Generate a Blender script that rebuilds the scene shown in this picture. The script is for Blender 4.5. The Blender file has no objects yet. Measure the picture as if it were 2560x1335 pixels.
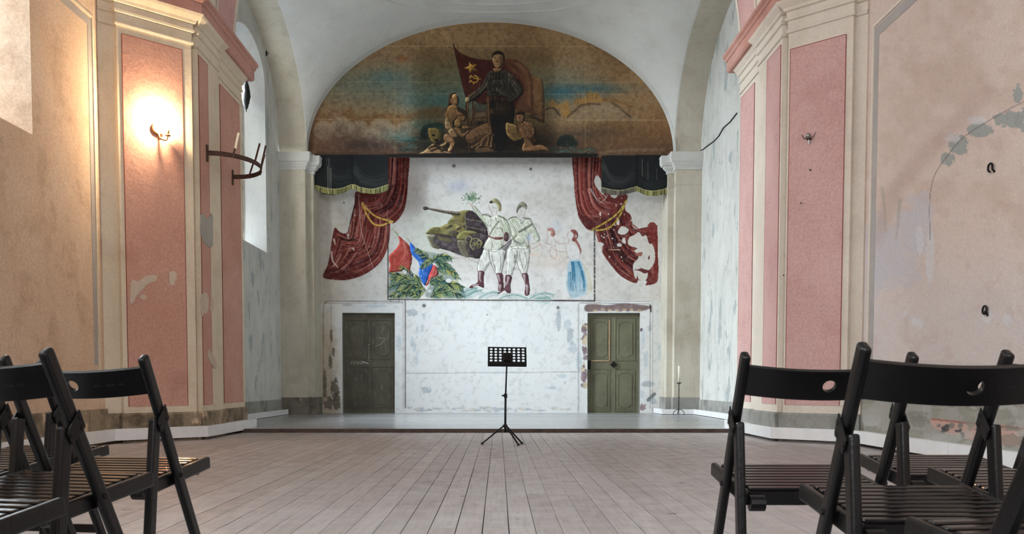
import bpy, math, random
import numpy as np
from mathutils import Vector, Matrix
random.seed(7); RNG = np.random.RandomState(11)
SC = bpy.context.scene
COL = SC.collection
# ------------------------------------------------------------------ camera
FPX, PITCH, PX0, HOR, CAMX, CAMZ = 2320.0, math.radians(2.9), 1246.0, 957.0, 0.16, 0.70
PY0 = HOR + FPX * math.tan(PITCH)
cd = bpy.data.cameras.new('camera'); cam = bpy.data.objects.new('camera', cd); COL.objects.link(cam)
cam.location = (CAMX, 0, CAMZ); cam.rotation_euler = (math.radians(90) - PITCH, 0, 0)
cd.sensor_width = 36; cd.lens = FPX / 2560 * 36
cd.shift_x = (1280 - PX0) / 2560; cd.shift_y = (PY0 - 667.5) / 2560
cd.clip_start = 0.05; cd.clip_end = 200
cd.dof.use_dof = True; cd.dof.focus_distance = 15.0; cd.dof.aperture_fstop = 13.0
SC.camera = cam
# ------------------------------------------------------------------ view, world, daylight
SC.view_settings.view_transform = 'Standard'; SC.view_settings.look = 'None'
SC.view_settings.gamma = 1; SC.view_settings.use_curve_mapping = False
SC.view_settings.exposure = 0.5
wd = bpy.data.worlds.new('sky'); SC.world = wd; wd.use_nodes = True
wd.node_tree.nodes['Background'].inputs[0].default_value = (0.80, 0.90, 1.0, 1)
wd.node_tree.nodes['Background'].inputs[1].default_value = 3.5
def area(name, loc, rot, sx, sy, power, color):
    l = bpy.data.lights.new(name, 'AREA'); l.shape = 'RECTANGLE'; l.size = sx; l.size_y = sy
    l.energy = power; l.color = color
    o = bpy.data.objects.new(name, l); COL.objects.link(o); o.location = loc; o.rotation_euler = rot
    return o
DAY = (0.90, 0.955, 1.0)
R90 = math.radians(90); DOWN = math.radians(32)
# sky light falling in from above through the windows of the left wall
area('daylight_sanctuary_window', (-8.2, 16.85, 7.7), (0, -R90+DOWN, 0), 6.0, 6.0, 10200, DAY)
area('daylight_nave_window', (-6.3, 8.05, 6.4), (0, -R90+DOWN, 0), 4.2, 3.4, 150, DAY)
area('daylight_nave_window_rear', (-6.3, 1.6, 6.4), (0, -R90+DOWN, 0), 4.2, 3.4, 2000, DAY)
area('rear_fill_light', (0.0, -8.2, 6.2), (R90-DOWN, 0, 0), 4.6, 4.2, 560, (0.98, 0.98, 1.0))  # general fill added behind the camera, shining in through the rear wall's opening

# ------------------------------------------------------------------ helpers
def V(*a): return np.array(a, float)
_up = V(0, math.sin(PITCH), math.cos(PITCH)); _fw = V(0, math.cos(PITCH), -math.sin(PITCH)); _cam = V(CAMX, 0, CAMZ)
def ray(px, py): return V(1, 0, 0) * (px - PX0) / FPX + _up * (PY0 - py) / FPX + _fw
def on_y(px, py, y): d = ray(px, py); return _cam + d * (y / d[1])
def on_x(px, py, x): d = ray(px, py); return _cam + d * ((x - CAMX) / d[0])
def lin(c):
    c = np.asarray(c, float) / 255.0
    return np.where(c <= 0.04045, c / 12.92, ((c + 0.055) / 1.055) ** 2.4)
def L4(c): return tuple(lin(c)) + (1.0,)

class MB:
    def __init__(s): s.v = []; s.f = []
    def add(s, vs, fs):
        n = len(s.v); s.v += [tuple(map(float, p)) for p in vs]; s.f += [tuple(i + n for i in f) for f in fs]; return s
    def box(s, x0, x1, y0, y1, z0, z1):
        return s.add([(x0,y0,z0),(x1,y0,z0),(x1,y1,z0),(x0,y1,z0),(x0,y0,z1),(x1,y0,z1),(x1,y1,z1),(x0,y1,z1)],
                     [(0,3,2,1),(4,5,6,7),(0,1,5,4),(1,2,6,5),(2,3,7,6),(3,0,4,7)])
    def obox(s, c, ax, ay, az, hx, hy, hz):
        c, ax, ay, az = map(np.asarray, (c, ax, ay, az)); P = []
        for k in (-1, 1):
            for (i, j) in ((-1,-1),(1,-1),(1,1),(-1,1)): P.append(c + ax*hx*i + ay*hy*j + az*hz*k)
        return s.add(P, [(0,3,2,1),(4,5,6,7),(0,1,5,4),(1,2,6,5),(2,3,7,6),(3,0,4,7)])
    def beam(s, a, b, w, h, side=(1,0,0)):
        a, b = np.asarray(a, float), np.asarray(b, float); d = b - a; l = np.linalg.norm(d); d /= l
        sx = np.asarray(side, float); sx = sx - d*(sx@d); sx /= np.linalg.norm(sx); u = np.cross(d, sx)
        return s.obox((a+b)/2, sx, u, d, w/2, h/2, l/2)
    def prism(s, poly, z0, z1):
        n = len(poly); vs = [(x,y,z0) for x,y in poly] + [(x,y,z1) for x,y in poly]
        a = sum(poly[i][0]*poly[(i+1)%n][1]-poly[(i+1)%n][0]*poly[i][1] for i in range(n))
        fs = [tuple(range(n))[::-1], tuple(range(n, 2*n))] + [(i,(i+1)%n,n+(i+1)%n,n+i) for i in range(n)]
        if a < 0: fs = [f[::-1] for f in fs]
        return s.add(vs, fs)
    def prism_dir(s, poly3, d):
        n = len(poly3); d = np.asarray(d, float); P = [np.asarray(p, float) for p in poly3]
        return s.add(P + [p + d for p in P], [tuple(range(n))[::-1], tuple(range(n,2*n))] + [(i,(i+1)%n,n+(i+1)%n,n+i) for i in range(n)])
    def tube(s, pts, r, n=8, caps=True):
        pts = [np.asarray(p, float) for p in pts]; m = len(pts); rs = r if hasattr(r, '__len__') else [r]*m
        base = len(s.v); ref = None; vs = []
        for i, p in enumerate(pts):
            d = pts[min(i+1, m-1)] - pts[max(i-1, 0)]; d = d / (np.linalg.norm(d) + 1e-9)
            if ref is None: ref = V(0,0,1) if abs(d[2]) < .9 else V(1,0,0)
            u = ref - d*(ref@d); u /= np.linalg.norm(u); ref = u; w = np.cross(d, u)
            for k in range(n):
                a = 2*math.pi*k/n; vs.append(p + (u*math.cos(a) + w*math.sin(a))*rs[i])
        fs = [(i*n+k, i*n+(k+1)%n, (i+1)*n+(k+1)%n, (i+1)*n+k) for i in range(m-1) for k in range(n)]
        if caps: fs += [tuple(range(n))[::-1], tuple(range((m-1)*n, m*n))]
        return s.add(vs, fs)
    def lathe(s, prof, c=(0,0,0), n=16):
        vs = []; m = len(prof)
        for r, z in prof:
            for k in range(n): a = 2*math.pi*k/n; vs.append((c[0]+r*math.cos(a), c[1]+r*math.sin(a), c[2]+z))
        fs = [(i*n+k, i*n+(k+1)%n, (i+1)*n+(k+1)%n, (i+1)*n+k) for i in range(m-1) for k in range(n)]
        fs += [tuple(range(n))[::-1], tuple(range((m-1)*n, m*n))]
        return s.add(vs, fs)
    def sweep(s, path, prof, side=1):
        """open plan polyline, profile (offset out, z) closed; side=+1 offsets to the left of travel"""
        path = [np.asarray(p, float) for p in path]; n = len(path); m = len(prof); vs = []
        for i in range(n):
            ns = []
            for a, b in ((i-1, i), (i, i+1)):
                if 0 <= a and b < n:
                    d = path[b]-path[a]; d /= np.linalg.norm(d); ns.append(V(-d[1], d[0])*side)
            nn = ns[0] if len(ns) == 1 else (ns[0]+ns[1]) / max(.3, (1+ns[0]@ns[1]))
            for o, z in prof: q = path[i] + nn*o; vs.append((q[0], q[1], z))
        fs = [(i*m+k, i*m+(k+1)%m, (i+1)*m+(k+1)%m, (i+1)*m+k) for i in range(n-1) for k in range(m)]
        fs += [tuple(range(m)), tuple(range((n-1)*m, n*m))[::-1]]
        return s.add(vs, fs)
    def mesh(s, name, mat, loc=(0,0,0)):
        me = bpy.data.meshes.new(name)
        l = V(*loc); me.from_pydata([tuple(np.asarray(p)-l) for p in s.v], [], s.f)
        import bmesh
        bm = bmesh.new(); bm.from_mesh(me); bmesh.ops.recalc_face_normals(bm, faces=bm.faces); bm.to_mesh(me); bm.free()
        me.materials.append(mat); return me
    def build(s, name, mat, parent=None, loc=(0,0,0), smooth=False):
        me = s.mesh(name, mat, loc)
        if smooth: me.polygons.foreach_set('use_smooth', [True]*len(me.polygons))
        o = bpy.data.objects.new(name, me); COL.objects.link(o); o.location = loc
        if parent is not None: o.parent = parent
        return o
def bevel(o, w=.003, seg=2):
    m = o.modifiers.new('edge', 'BEVEL'); m.width = w; m.segments = seg; m.limit_method = 'ANGLE'; return o
def tag(o, label, cat, group=None, kind=None):
    o['label'] = label; o['category'] = cat
    if group: o['group'] = group
    if kind: o['kind'] = kind
    return o
def struct(o, label, cat): return tag(o, label, cat, kind='structure')
def empty(name, loc=(0,0,0), rz=0):
    o = bpy.data.objects.new(name, None); COL.objects.link(o); o.location = loc; o.rotation_euler = (0,0,rz); return o
def copy_tree(o, parent=None):
    c = o.copy(); COL.objects.link(c); c.parent = parent
    for ch in list(o.children): copy_tree(ch, c)
    return c

# ------------------------------------------------------------------ materials
def nodes(name, rough=.9, spec=.3):
    m = bpy.data.materials.new(name); m.use_nodes = True; nt = m.node_tree
    b = nt.nodes['Principled BSDF']; b.inputs['Roughness'].default_value = rough
    b.inputs['Specular IOR Level'].default_value = spec
    return m, nt, b
def N(nt, t, **kw):
    n = nt.nodes.new(t)
    for k, v in kw.items():
        if k in n.inputs: n.inputs[k].default_value = v
        else: setattr(n, k, v)
    return n
def noise(nt, vec, scale, detail=4, rough=.6, lo=.35, hi=.65):
    t = N(nt, 'ShaderNodeTexNoise', Scale=scale, Detail=detail, Roughness=rough); nt.links.new(vec, t.inputs['Vector'])
    r = N(nt, 'ShaderNodeMapRange'); r.inputs[1].default_value = lo; r.inputs[2].default_value = hi
    nt.links.new(t.outputs['Fac'], r.inputs[0]); return r.outputs[0]
def mixc(nt, fac, a, b, mode='MIX'):
    m = N(nt, 'ShaderNodeMix', data_type='RGBA', blend_type=mode)
    for i, v in ((0, fac), (6, a), (7, b)):
        if isinstance(v, bpy.types.NodeSocket): nt.links.new(v, m.inputs[i])
        else: m.inputs[i].default_value = v
    return m.outputs[2]
def mul(nt, a, k):
    m = N(nt, 'ShaderNodeMath', operation='MULTIPLY'); m.inputs[1].default_value = k; nt.links.new(a, m.inputs[0]); return m.outputs[0]
def worldpos(nt, scale=(1,1,1)):
    g = N(nt, 'ShaderNodeNewGeometry'); mp = N(nt, 'ShaderNodeMapping'); mp.inputs['Scale'].default_value = scale
    nt.links.new(g.outputs['Position'], mp.inputs['Vector']); return mp.outputs[0]
def bump(nt, b, h, strength=.3, dist=.01):
    n = N(nt, 'ShaderNodeBump', Strength=strength, Distance=dist); nt.links.new(h, n.inputs['Height']); nt.links.new(n.outputs[0], b.inputs['Normal'])
def plaster(name, base, alt, stain=None, stain_amt=.35, grain=.25, streak=0.0, rough=.92, peel=None, peel_lo=.62):
    m, nt, b = nodes(name, rough, .15); p = worldpos(nt)
    c = mixc(nt, noise(nt, p, .9, 5), L4(base), L4(alt))
    if stain is not None:
        c = mixc(nt, mul(nt, noise(nt, p, 2.1, 7, .7, .5, .72), stain_amt), c, L4(stain))
        ps = worldpos(nt, (6, 6, .8)); c = mixc(nt, mul(nt, noise(nt, ps, 1.0, 5, .6, .52, .75), streak), c, L4(stain))
    if peel is not None:
        c = mixc(nt, noise(nt, worldpos(nt, (1.6,1.6,.9)), 1.7, 8, .62, peel_lo, peel_lo+.02), c, L4(peel))
    g = noise(nt, p, 38, 3, .7, .25, .75)
    c = mixc(nt, grain, c, mixc(nt, g, (.55,.52,.5,1), (1.25,1.25,1.25,1)), 'MULTIPLY')
    nt.links.new(c, b.inputs['Base Color']); bump(nt, b, noise(nt, p, 14, 6, .65, .2, .8), .25, .012); return m
def painted(name, grain=.2, rough=.9, fine=60):
    m, nt, b = nodes(name, rough, .2); a = N(nt, 'ShaderNodeVertexColor'); a.layer_name = 'paint'; p = worldpos(nt)
    g = noise(nt, p, fine, 3, .7, .25, .75)
    c = mixc(nt, grain, a.outputs['Color'], mixc(nt, g, (.55,.52,.5,1), (1.25,1.25,1.25,1)), 'MULTIPLY')
    nt.links.new(c, b.inputs['Base Color']); bump(nt, b, noise(nt, p, 12, 6, .65, .2, .8), .15, .01); return m
def simple(name, c, rough=.5, metal=0.0, spec=.4, var=.0, scale=20, bumps=0.0):
    m, nt, b = nodes(name, rough, spec); b.inputs['Metallic'].default_value = metal; p = worldpos(nt)
    if var:
        k = L4(c); dk = tuple(x*(1-var) for x in k[:3]) + (1,); lt = tuple(min(1, x*(1+var)) for x in k[:3]) + (1,)
        nt.links.new(mixc(nt, noise(nt, p, scale, 5), dk, lt), b.inputs['Base Color'])
    else: b.inputs['Base Color'].default_value = L4(c)
    if bumps: bump(nt, b, noise(nt, p, scale*2, 4), bumps, .003)
    return m
def emit(name, c, s):
    m = bpy.data.materials.new(name); m.use_nodes = True; nt = m.node_tree; nt.nodes.clear()
    e = N(nt, 'ShaderNodeEmission', Color=tuple(c)+(1,), Strength=s); o = N(nt, 'ShaderNodeOutputMaterial'); nt.links.new(e.outputs[0], o.inputs[0]); return m

M = {}
M['vault'] = plaster('limewash_vault', (210,210,206), (199,199,195), (174,170,162), .3, .15)
M['wall_cool'] = plaster('limewash_grey', (208,208,203), (196,196,191), (152,152,147), .45, .2, .45, peel=(166,171,170), peel_lo=.585)
M['wall_tan'] = plaster('limewash_tan', (200,194,180), (186,179,164), (150,140,122), .5, .2, .35)
M['cream'] = plaster('cream_plaster', (228,216,194), (218,204,180), (182,158,128), .35, .2, .15)
M['cream_r'] = plaster('white_plaster', (226,217,204), (216,206,192), (182,168,152), .3, .2, .1)
M['pink_l'] = plaster('salmon_panel', (208,164,148), (198,152,135), (178,128,110), .5, .45, .0, peel=(216,196,178), peel_lo=.74)
M['pink_r'] = plaster('pink_panel', (213,176,171), (204,164,160), (186,140,137), .5, .45, .0, peel=(224,204,198), peel_lo=.76)
M['corona'] = plaster('terracotta_pink', (206,160,148), (196,148,135), (170,120,106), .5, .45)
M['plinth'] = plaster('damp_plinth', (168,152,130), (136,122,103), (50,46,41), 1.0, .35, .6, peel=(200,178,152), peel_lo=.57)
M['plinth_r'] = plaster('damp_plinth_grey', (160,159,154), (138,137,132), (84,83,78), .9, .3, .5)
M['plinth_d'] = plaster('dark_damp_plinth', (138,131,120), (112,106,97), (60,56,51), .9, .3, .5, peel=(168,158,144), peel_lo=.6)
M['grey_band'] = plaster('grey_painted_border', (180,174,169), (166,161,157), (134,128,123), .3, .2)
M['white_paint'] = simple('white_skirting_paint', (232,232,232), .35, 0, .4, .04, 6)
M['black_lacquer'] = simple('black_stained_wood', (6,6,7), .34, 0, .35, .25, 30, .1)
M['seat_slat'] = simple('worn_black_slat', (9,8,8), .16, 0, .7, .25, 30, .03)
M['steel'] = simple('dull_steel', (150,148,145), .35, .9, .5, .1)
M['iron'] = simple('rusty_iron', (88,66,56), .7, .4, .3, .35, 25, .3)
M['black_iron'] = simple('black_iron', (26,24,24), .55, .5, .4, .2, 20)
M['stand_black'] = simple('black_powder_coat', (22,24,28), .4, .3, .5)
M['bag'] = simple('black_plastic_film', (10,10,11), .38, 0, .4)
M['wax'] = simple('cream_wax', (232,226,206), .5, 0, .4)
M['nosing'] = simple('brown_step_edge', (82,67,61), .6, 0, .3, .3, 8)
M['dark'] = simple('dark_subfloor', (34,28,26), .9)
M['brass'] = simple('aged_brass', (170,128,78), .4, .8, .5, .2)
M['bulb'] = emit('warm_bulb', (1.0, .72, .40), 60)
M['wire'] = simple('black_cable', (18,18,18), .6)
M['frame_wood'] = simple('grey_window_wood', (120,110,100), .7, 0, .3, .2)

def glass_mat():
    m = bpy.data.materials.new('window_glass'); m.use_nodes = True; nt = m.node_tree; nt.nodes.clear()
    t = N(nt, 'ShaderNodeBsdfTransparent', Color=(.93,.96,.97,1)); g = N(nt, 'ShaderNodeBsdfGlossy', Roughness=.05)
    mx = N(nt, 'ShaderNodeMixShader'); mx.inputs[0].default_value = .07; o = N(nt, 'ShaderNodeOutputMaterial')
    nt.links.new(t.outputs[0], mx.inputs[1]); nt.links.new(g.outputs[0], mx.inputs[2]); nt.links.new(mx.outputs[0], o.inputs[0]); return m
M['glass'] = glass_mat()

def plank_mat():
    m, nt, b = nodes('worn_floorboard', .55, .35); oi = N(nt, 'ShaderNodeObjectInfo')
    g = N(nt, 'ShaderNodeNewGeometry'); mp = N(nt, 'ShaderNodeMapping'); mp.inputs['Scale'].default_value = (1, .06, 1)
    cmb = N(nt, 'ShaderNodeCombineXYZ'); nt.links.new(mul(nt, oi.outputs['Random'], 40), cmb.inputs[2])
    va = N(nt, 'ShaderNodeVectorMath', operation='ADD'); nt.links.new(g.outputs['Position'], mp.inputs['Vector'])
    nt.links.new(mp.outputs[0], va.inputs[0]); nt.links.new(cmb.outputs[0], va.inputs[1])
    base = mixc(nt, oi.outputs['Random'], L4((160,151,148)), L4((176,168,166)))
    c = mixc(nt, mul(nt, noise(nt, va.outputs[0], 42, 5, .65, .42, .7), .45), base, L4((106,97,93)))
    p = worldpos(nt)
    c = mixc(nt, mul(nt, noise(nt, p, .8, 5, .6, .4, .7), .35), c, L4((184,181,181)))
    c = mixc(nt, mul(nt, noise(nt, worldpos(nt, (3,9,3)), 2.2, 6, .7, .58, .75), .55), c, L4((84,77,75)))
    c = mixc(nt, noise(nt, worldpos(nt,(1,2.2,1)), 6.0, 2, .5, .735, .75), c, L4((46,38,36)))
    nt.links.new(c, b.inputs['Base Color'])
    r = N(nt, 'ShaderNodeMapRange'); r.inputs[3].default_value = .34; r.inputs[4].default_value = .56
    nt.links.new(noise(nt, p, 5, 4), r.inputs[0]); nt.links.new(r.outputs[0], b.inputs['Roughness'])
    bump(nt, b, noise(nt, va.outputs[0], 50, 4, .6, .2, .8), .25, .004); return m
M['plank'] = plank_mat()
def stage_mat():
    m, nt, b = nodes('stage_boards', .24, .6); g = N(nt, 'ShaderNodeNewGeometry'); sp = N(nt, 'ShaderNodeSeparateXYZ'); nt.links.new(g.outputs['Position'], sp.inputs[0])
    d = N(nt, 'ShaderNodeMath', operation='DIVIDE'); d.inputs[1].default_value = .16; nt.links.new(sp.outputs[1], d.inputs[0])
    fr = N(nt, 'ShaderNodeMath', operation='FRACT'); nt.links.new(d.outputs[0], fr.inputs[0])
    fl = N(nt, 'ShaderNodeMath', operation='FLOOR'); nt.links.new(d.outputs[0], fl.inputs[0])
    wn = N(nt, 'ShaderNodeTexWhiteNoise', noise_dimensions='1D'); nt.links.new(fl.outputs[0], wn.inputs['W'])
    seam = N(nt, 'ShaderNodeMath', operation='LESS_THAN'); seam.inputs[1].default_value = .05; nt.links.new(fr.outputs[0], seam.inputs[0])
    p = worldpos(nt, (.15, 1, 1))
    c = mixc(nt, wn.outputs[0], L4((142,143,144)), L4((164,165,166)))
    c = mixc(nt, mul(nt, noise(nt, p, 9, 6, .7, .45, .7), .4), c, L4((112,111,110)))
    c = mixc(nt, mul(nt, seam.outputs[0], .6), c, L4((60,56,54)))
    nt.links.new(c, b.inputs['Base Color']); bump(nt, b, noise(nt, p, 16, 4), .12, .004); return m
M['stage'] = stage_mat()
def door_mat(name, base, alt, scratch, amt):
    m, nt, b = nodes(name, .55, .35); p = worldpos(nt)
    c = mixc(nt, noise(nt, p, 2.5, 5), L4(base), L4(alt))
    c = mixc(nt, mul(nt, noise(nt, worldpos(nt, (14,14,2.5)), 2.2, 8, .75, .54, .72), amt), c, L4(scratch))
    c = mixc(nt, .35, c, mixc(nt, noise(nt, p, 60, 3), (.6,.6,.6,1), (1.2,1.2,1.2,1)), 'MULTIPLY')
    nt.links.new(c, b.inputs['Base Color']); bump(nt, b, noise(nt, p, 25, 4), .2, .004); return m
M['door_l'] = door_mat('worn_dark_door_paint', (92,88,72), (78,74,62), (170,168,158), .45)
M['door_r'] = door_mat('olive_green_door_paint', (112,112,90), (96,95,76), (146,144,122), .3)

# ------------------------------------------------------------------ painter: flat painting on walls, as colour of the painted surface
def fbm(h, w, scale, seed, octv=4, gain=.55):
    r = np.random.RandomState(seed); out = np.zeros((h, w)); amp = 1; tot = 0
    for o in range(octv):
        sc = max(1.0, scale / 2**o); gh, gw = int(h/sc)+3, int(w/sc)+3; g = r.rand(gh, gw)
        yy = np.arange(h)/sc; xx = np.arange(w)/sc; iy = yy.astype(int); ix = xx.astype(int)
        fy = yy-iy; fx = xx-ix; fy = (fy*fy*(3-2*fy))[:,None]; fx = (fx*fx*(3-2*fx))[None,:]
        a = g[iy][:,ix]; b = g[iy][:,ix+1]; c = g[iy+1][:,ix]; d = g[iy+1][:,ix+1]
        out += amp*((a*(1-fx)+b*fx)*(1-fy)+(c*(1-fx)+d*fx)*fy); tot += amp; amp *= gain
    return out/tot
def sstep(x, a, b): t = np.clip((x-a)/(b-a), 0, 1); return t*t*(3-2*t)
def blur(m, r):
    r = int(r)
    if r < 1: return m
    for _ in range(2):
        for ax in (0, 1):
            p = np.pad(m, [(r+1, r) if i == ax else (0,0) for i in (0,1)], mode='edge'); c = np.cumsum(p, axis=ax)
            n = m.shape[ax]; hi = np.take(c, np.arange(2*r+1, 2*r+1+n), axis=ax); lo = np.take(c, np.arange(0, n), axis=ax)
            m = (hi-lo)/(2*r+1)
    return m
def crom(P, n=6, closed=True):
    P = np.asarray(P, float); m = len(P); out = []
    for i in range(m if closed else m-1):
        if closed: a, b, c, d = P[i-1], P[i], P[(i+1)%m], P[(i+2)%m]
        else: a, b, c, d = P[max(i-1,0)], P[i], P[i+1], P[min(i+2,m-1)]
        for t in np.arange(n)/n:
            out.append(.5*((2*b)+(c-a)*t+(2*a-5*b+4*c-d)*t*t+(3*b-a-3*c+d)*t**3))
    if not closed: out.append(P[-1])
    return np.array(out)
class Canvas:
    def hatch(s, P, n, d, L, c, w=.7, a=.35):
        Q = crom(P); Q0 = np.asarray(Q); lo, hi = Q0.min(0), Q0.max(0); r = np.random.RandomState(s.seed); s.seed += 1; d = np.asarray(d, float); d /= np.linalg.norm(d)
        for _ in range(n):
            p = lo+(hi-lo)*r.rand(2); j = (Q0[:,1] > p[1]) != (np.roll(Q0[:,1], -1) > p[1]); A_, B_ = Q0[j], np.roll(Q0, -1, 0)[j]
            if (A_[:,0]+(p[1]-A_[:,1])*(B_[:,0]-A_[:,0])/(B_[:,1]-A_[:,1]+1e-9) > p[0]).sum() % 2 == 0: continue
            l = L*r.uniform(.4,1.2); e = d+r.normal(0,.25,2); s.stroke([p-e*l/2, p+e*l/2], w*r.uniform(.6,1.5), c[r.randint(len(c))], a*r.uniform(.5,1.2), smooth=False)

    def __init__(s, x0, y0, x1, y1, k, base):
        s.x0, s.y0, s.x1, s.y1, s.k = x0, y0, x1, y1, k; s.w = int((x1-x0)*k); s.h = int((y1-y0)*k)
        s.a = np.tile(np.asarray(base, float), (s.h, s.w, 1)); s.T = (0, 0, 1); s.seed = 1; s.rnd = None
    def frame(s, ox=0, oy=0, sc=1): s.T = (ox, oy, sc); return s      # read points off an enlarged detail
    def pt(s, P):
        P = np.asarray(P, float); return (P/s.T[2] + np.array(s.T[:2]) - np.array([s.x0, s.y0]))*s.k
    def fbm(s, scale, seed, octv=4): return fbm(s.h, s.w, scale*s.k, seed, octv)
    def blend(s, sl, m, c):
        c = np.asarray(c, float); s.a[sl] = s.a[sl]*(1-m[...,None]) + c*m[...,None]
    def region(s, P, pad):
        x0, y0 = np.floor(P.min(0)-pad).astype(int); x1, y1 = np.ceil(P.max(0)+pad).astype(int)+1
        x0, y0 = max(0, x0), max(0, y0); x1, y1 = min(s.w, x1), min(s.h, y1)
        if x1 <= x0 or y1 <= y0: return None
        return slice(y0, y1), slice(x0, x1), np.arange(x0, x1)+.5, np.arange(y0, y1)+.5
    def inside(s, Q, X, Y):
        m = np.zeros((len(Y), len(X)), bool); n = len(Q)
        for i in range(n):
            (xa, ya), (xb, yb) = Q[i], Q[(i+1)%n]
            if ya == yb: continue
            rows = (Y >= min(ya, yb)) & (Y < max(ya, yb))
            if not rows.any(): continue
            xc = xa+(Y[rows]-ya)*(xb-xa)/(yb-ya); m[rows] ^= X[None,:] < xc[:,None]
        return m
    def poly(s, P, c, a=1.0, soft=0.0, smooth=True, flake=0.0, fscale=6, rag=0.0):
        Q = s.pt(P); Q = crom(Q) if smooth else Q; pad = soft*s.k*2.5+3; g = s.region(Q, pad)
        if g is None: return
        ys, xs, X, Y = g; m = s.inside(Q, X, Y).astype(float)
        if soft: m = blur(m, soft*s.k)
        if flake:
            s.seed += 1; f = fbm(len(Y), len(X), fscale*s.k, s.seed); m *= 1-sstep(f, 1-flake-.02, 1-flake+.02)
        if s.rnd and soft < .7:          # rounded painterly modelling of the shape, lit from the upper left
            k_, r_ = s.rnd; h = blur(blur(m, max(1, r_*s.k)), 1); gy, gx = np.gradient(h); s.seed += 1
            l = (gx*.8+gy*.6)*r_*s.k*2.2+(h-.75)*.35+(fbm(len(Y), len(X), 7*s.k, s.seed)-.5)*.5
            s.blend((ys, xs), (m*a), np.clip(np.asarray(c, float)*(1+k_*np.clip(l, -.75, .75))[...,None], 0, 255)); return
        s.blend((ys, xs), m*a, c)
    def stroke(s, P, w, c, a=1.0, smooth=True, soft=0.0, w1=None, dash=0):
        Q = s.pt(P); Q = crom(Q, 5, False) if smooth and len(Q) > 2 else Q; w = w*1.4; hw = w*s.k/2; h1 = hw if w1 is None else w1*1.4*s.k/2
        g = s.region(Q, max(hw, h1)+soft*s.k*2+3)
        if g is None: return
        ys, xs, X, Y = g; XX, YY = np.meshgrid(X, Y); m = np.zeros(XX.shape); n = len(Q)-1
        for i in range(n):
            if dash and i % 2: continue
            p, q = Q[i], Q[i+1]; d = q-p; l2 = d@d+1e-9; t = np.clip(((XX-p[0])*d[0]+(YY-p[1])*d[1])/l2, 0, 1)
            ds = np.hypot(XX-p[0]-t*d[0], YY-p[1]-t*d[1]); hw_ = hw+(h1-hw)*((i+t)/n)
            m = np.maximum(m, np.clip(hw_-ds+.5, 0, 1)*np.minimum(1, hw_*2))
        if soft: m = blur(m, soft*s.k)
        s.blend((ys, xs), np.clip(m, 0, 1)*a, c)
    def strokes(s, LP, w, c, a=1.0, **k):
        for P in LP: s.stroke(P, w, c, a, **k)
    def blob(s, x, y, rx, ry, c, a=1.0, rag=0.0):
        Q = s.pt([(x-rx*2.2, y-ry*2.2), (x+rx*2.2, y+ry*2.2)]); g = s.region(Q, 1)
        if g is None: return
        ys, xs, X, Y = g; ce = s.pt([(x, y)])[0]; f = s.k/s.T[2]
        d = ((X[None,:]-ce[0])/(rx*f))**2+((Y[:,None]-ce[1])/(ry*f))**2; m = np.exp(-d)
        if rag:
            s.seed += 1; n = fbm(len(Y), len(X), max(4, min(rx, ry)*f*.6), s.seed, 5, .7); m = sstep(m*(.05+1.9*n), .40, .46)
        s.blend((ys, xs), m*a, c)
    def folds(s, A, B, n, cols, w, a=.6):
        """painted drapery folds: strokes interpolated between two guiding curves"""
        A, B = np.asarray(A, float), np.asarray(B, float); r = np.random.RandomState(s.seed); s.seed += 1
        for i in range(n):
            t = (i+.5)/n+r.uniform(-.4,.4)/n; P = A*(1-t)+B*t+r.uniform(-5,5,A.shape); cut = r.randint(0, 2)
            P = P[cut:] if r.rand() < .5 else P[:len(P)-cut]
            if len(P) < 2: continue
            s.stroke(P, w*r.uniform(.5,1.7), cols[r.randint(len(cols))], min(1, a*r.uniform(.7,1.2)), soft=.35, w1=w*.25)
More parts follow.
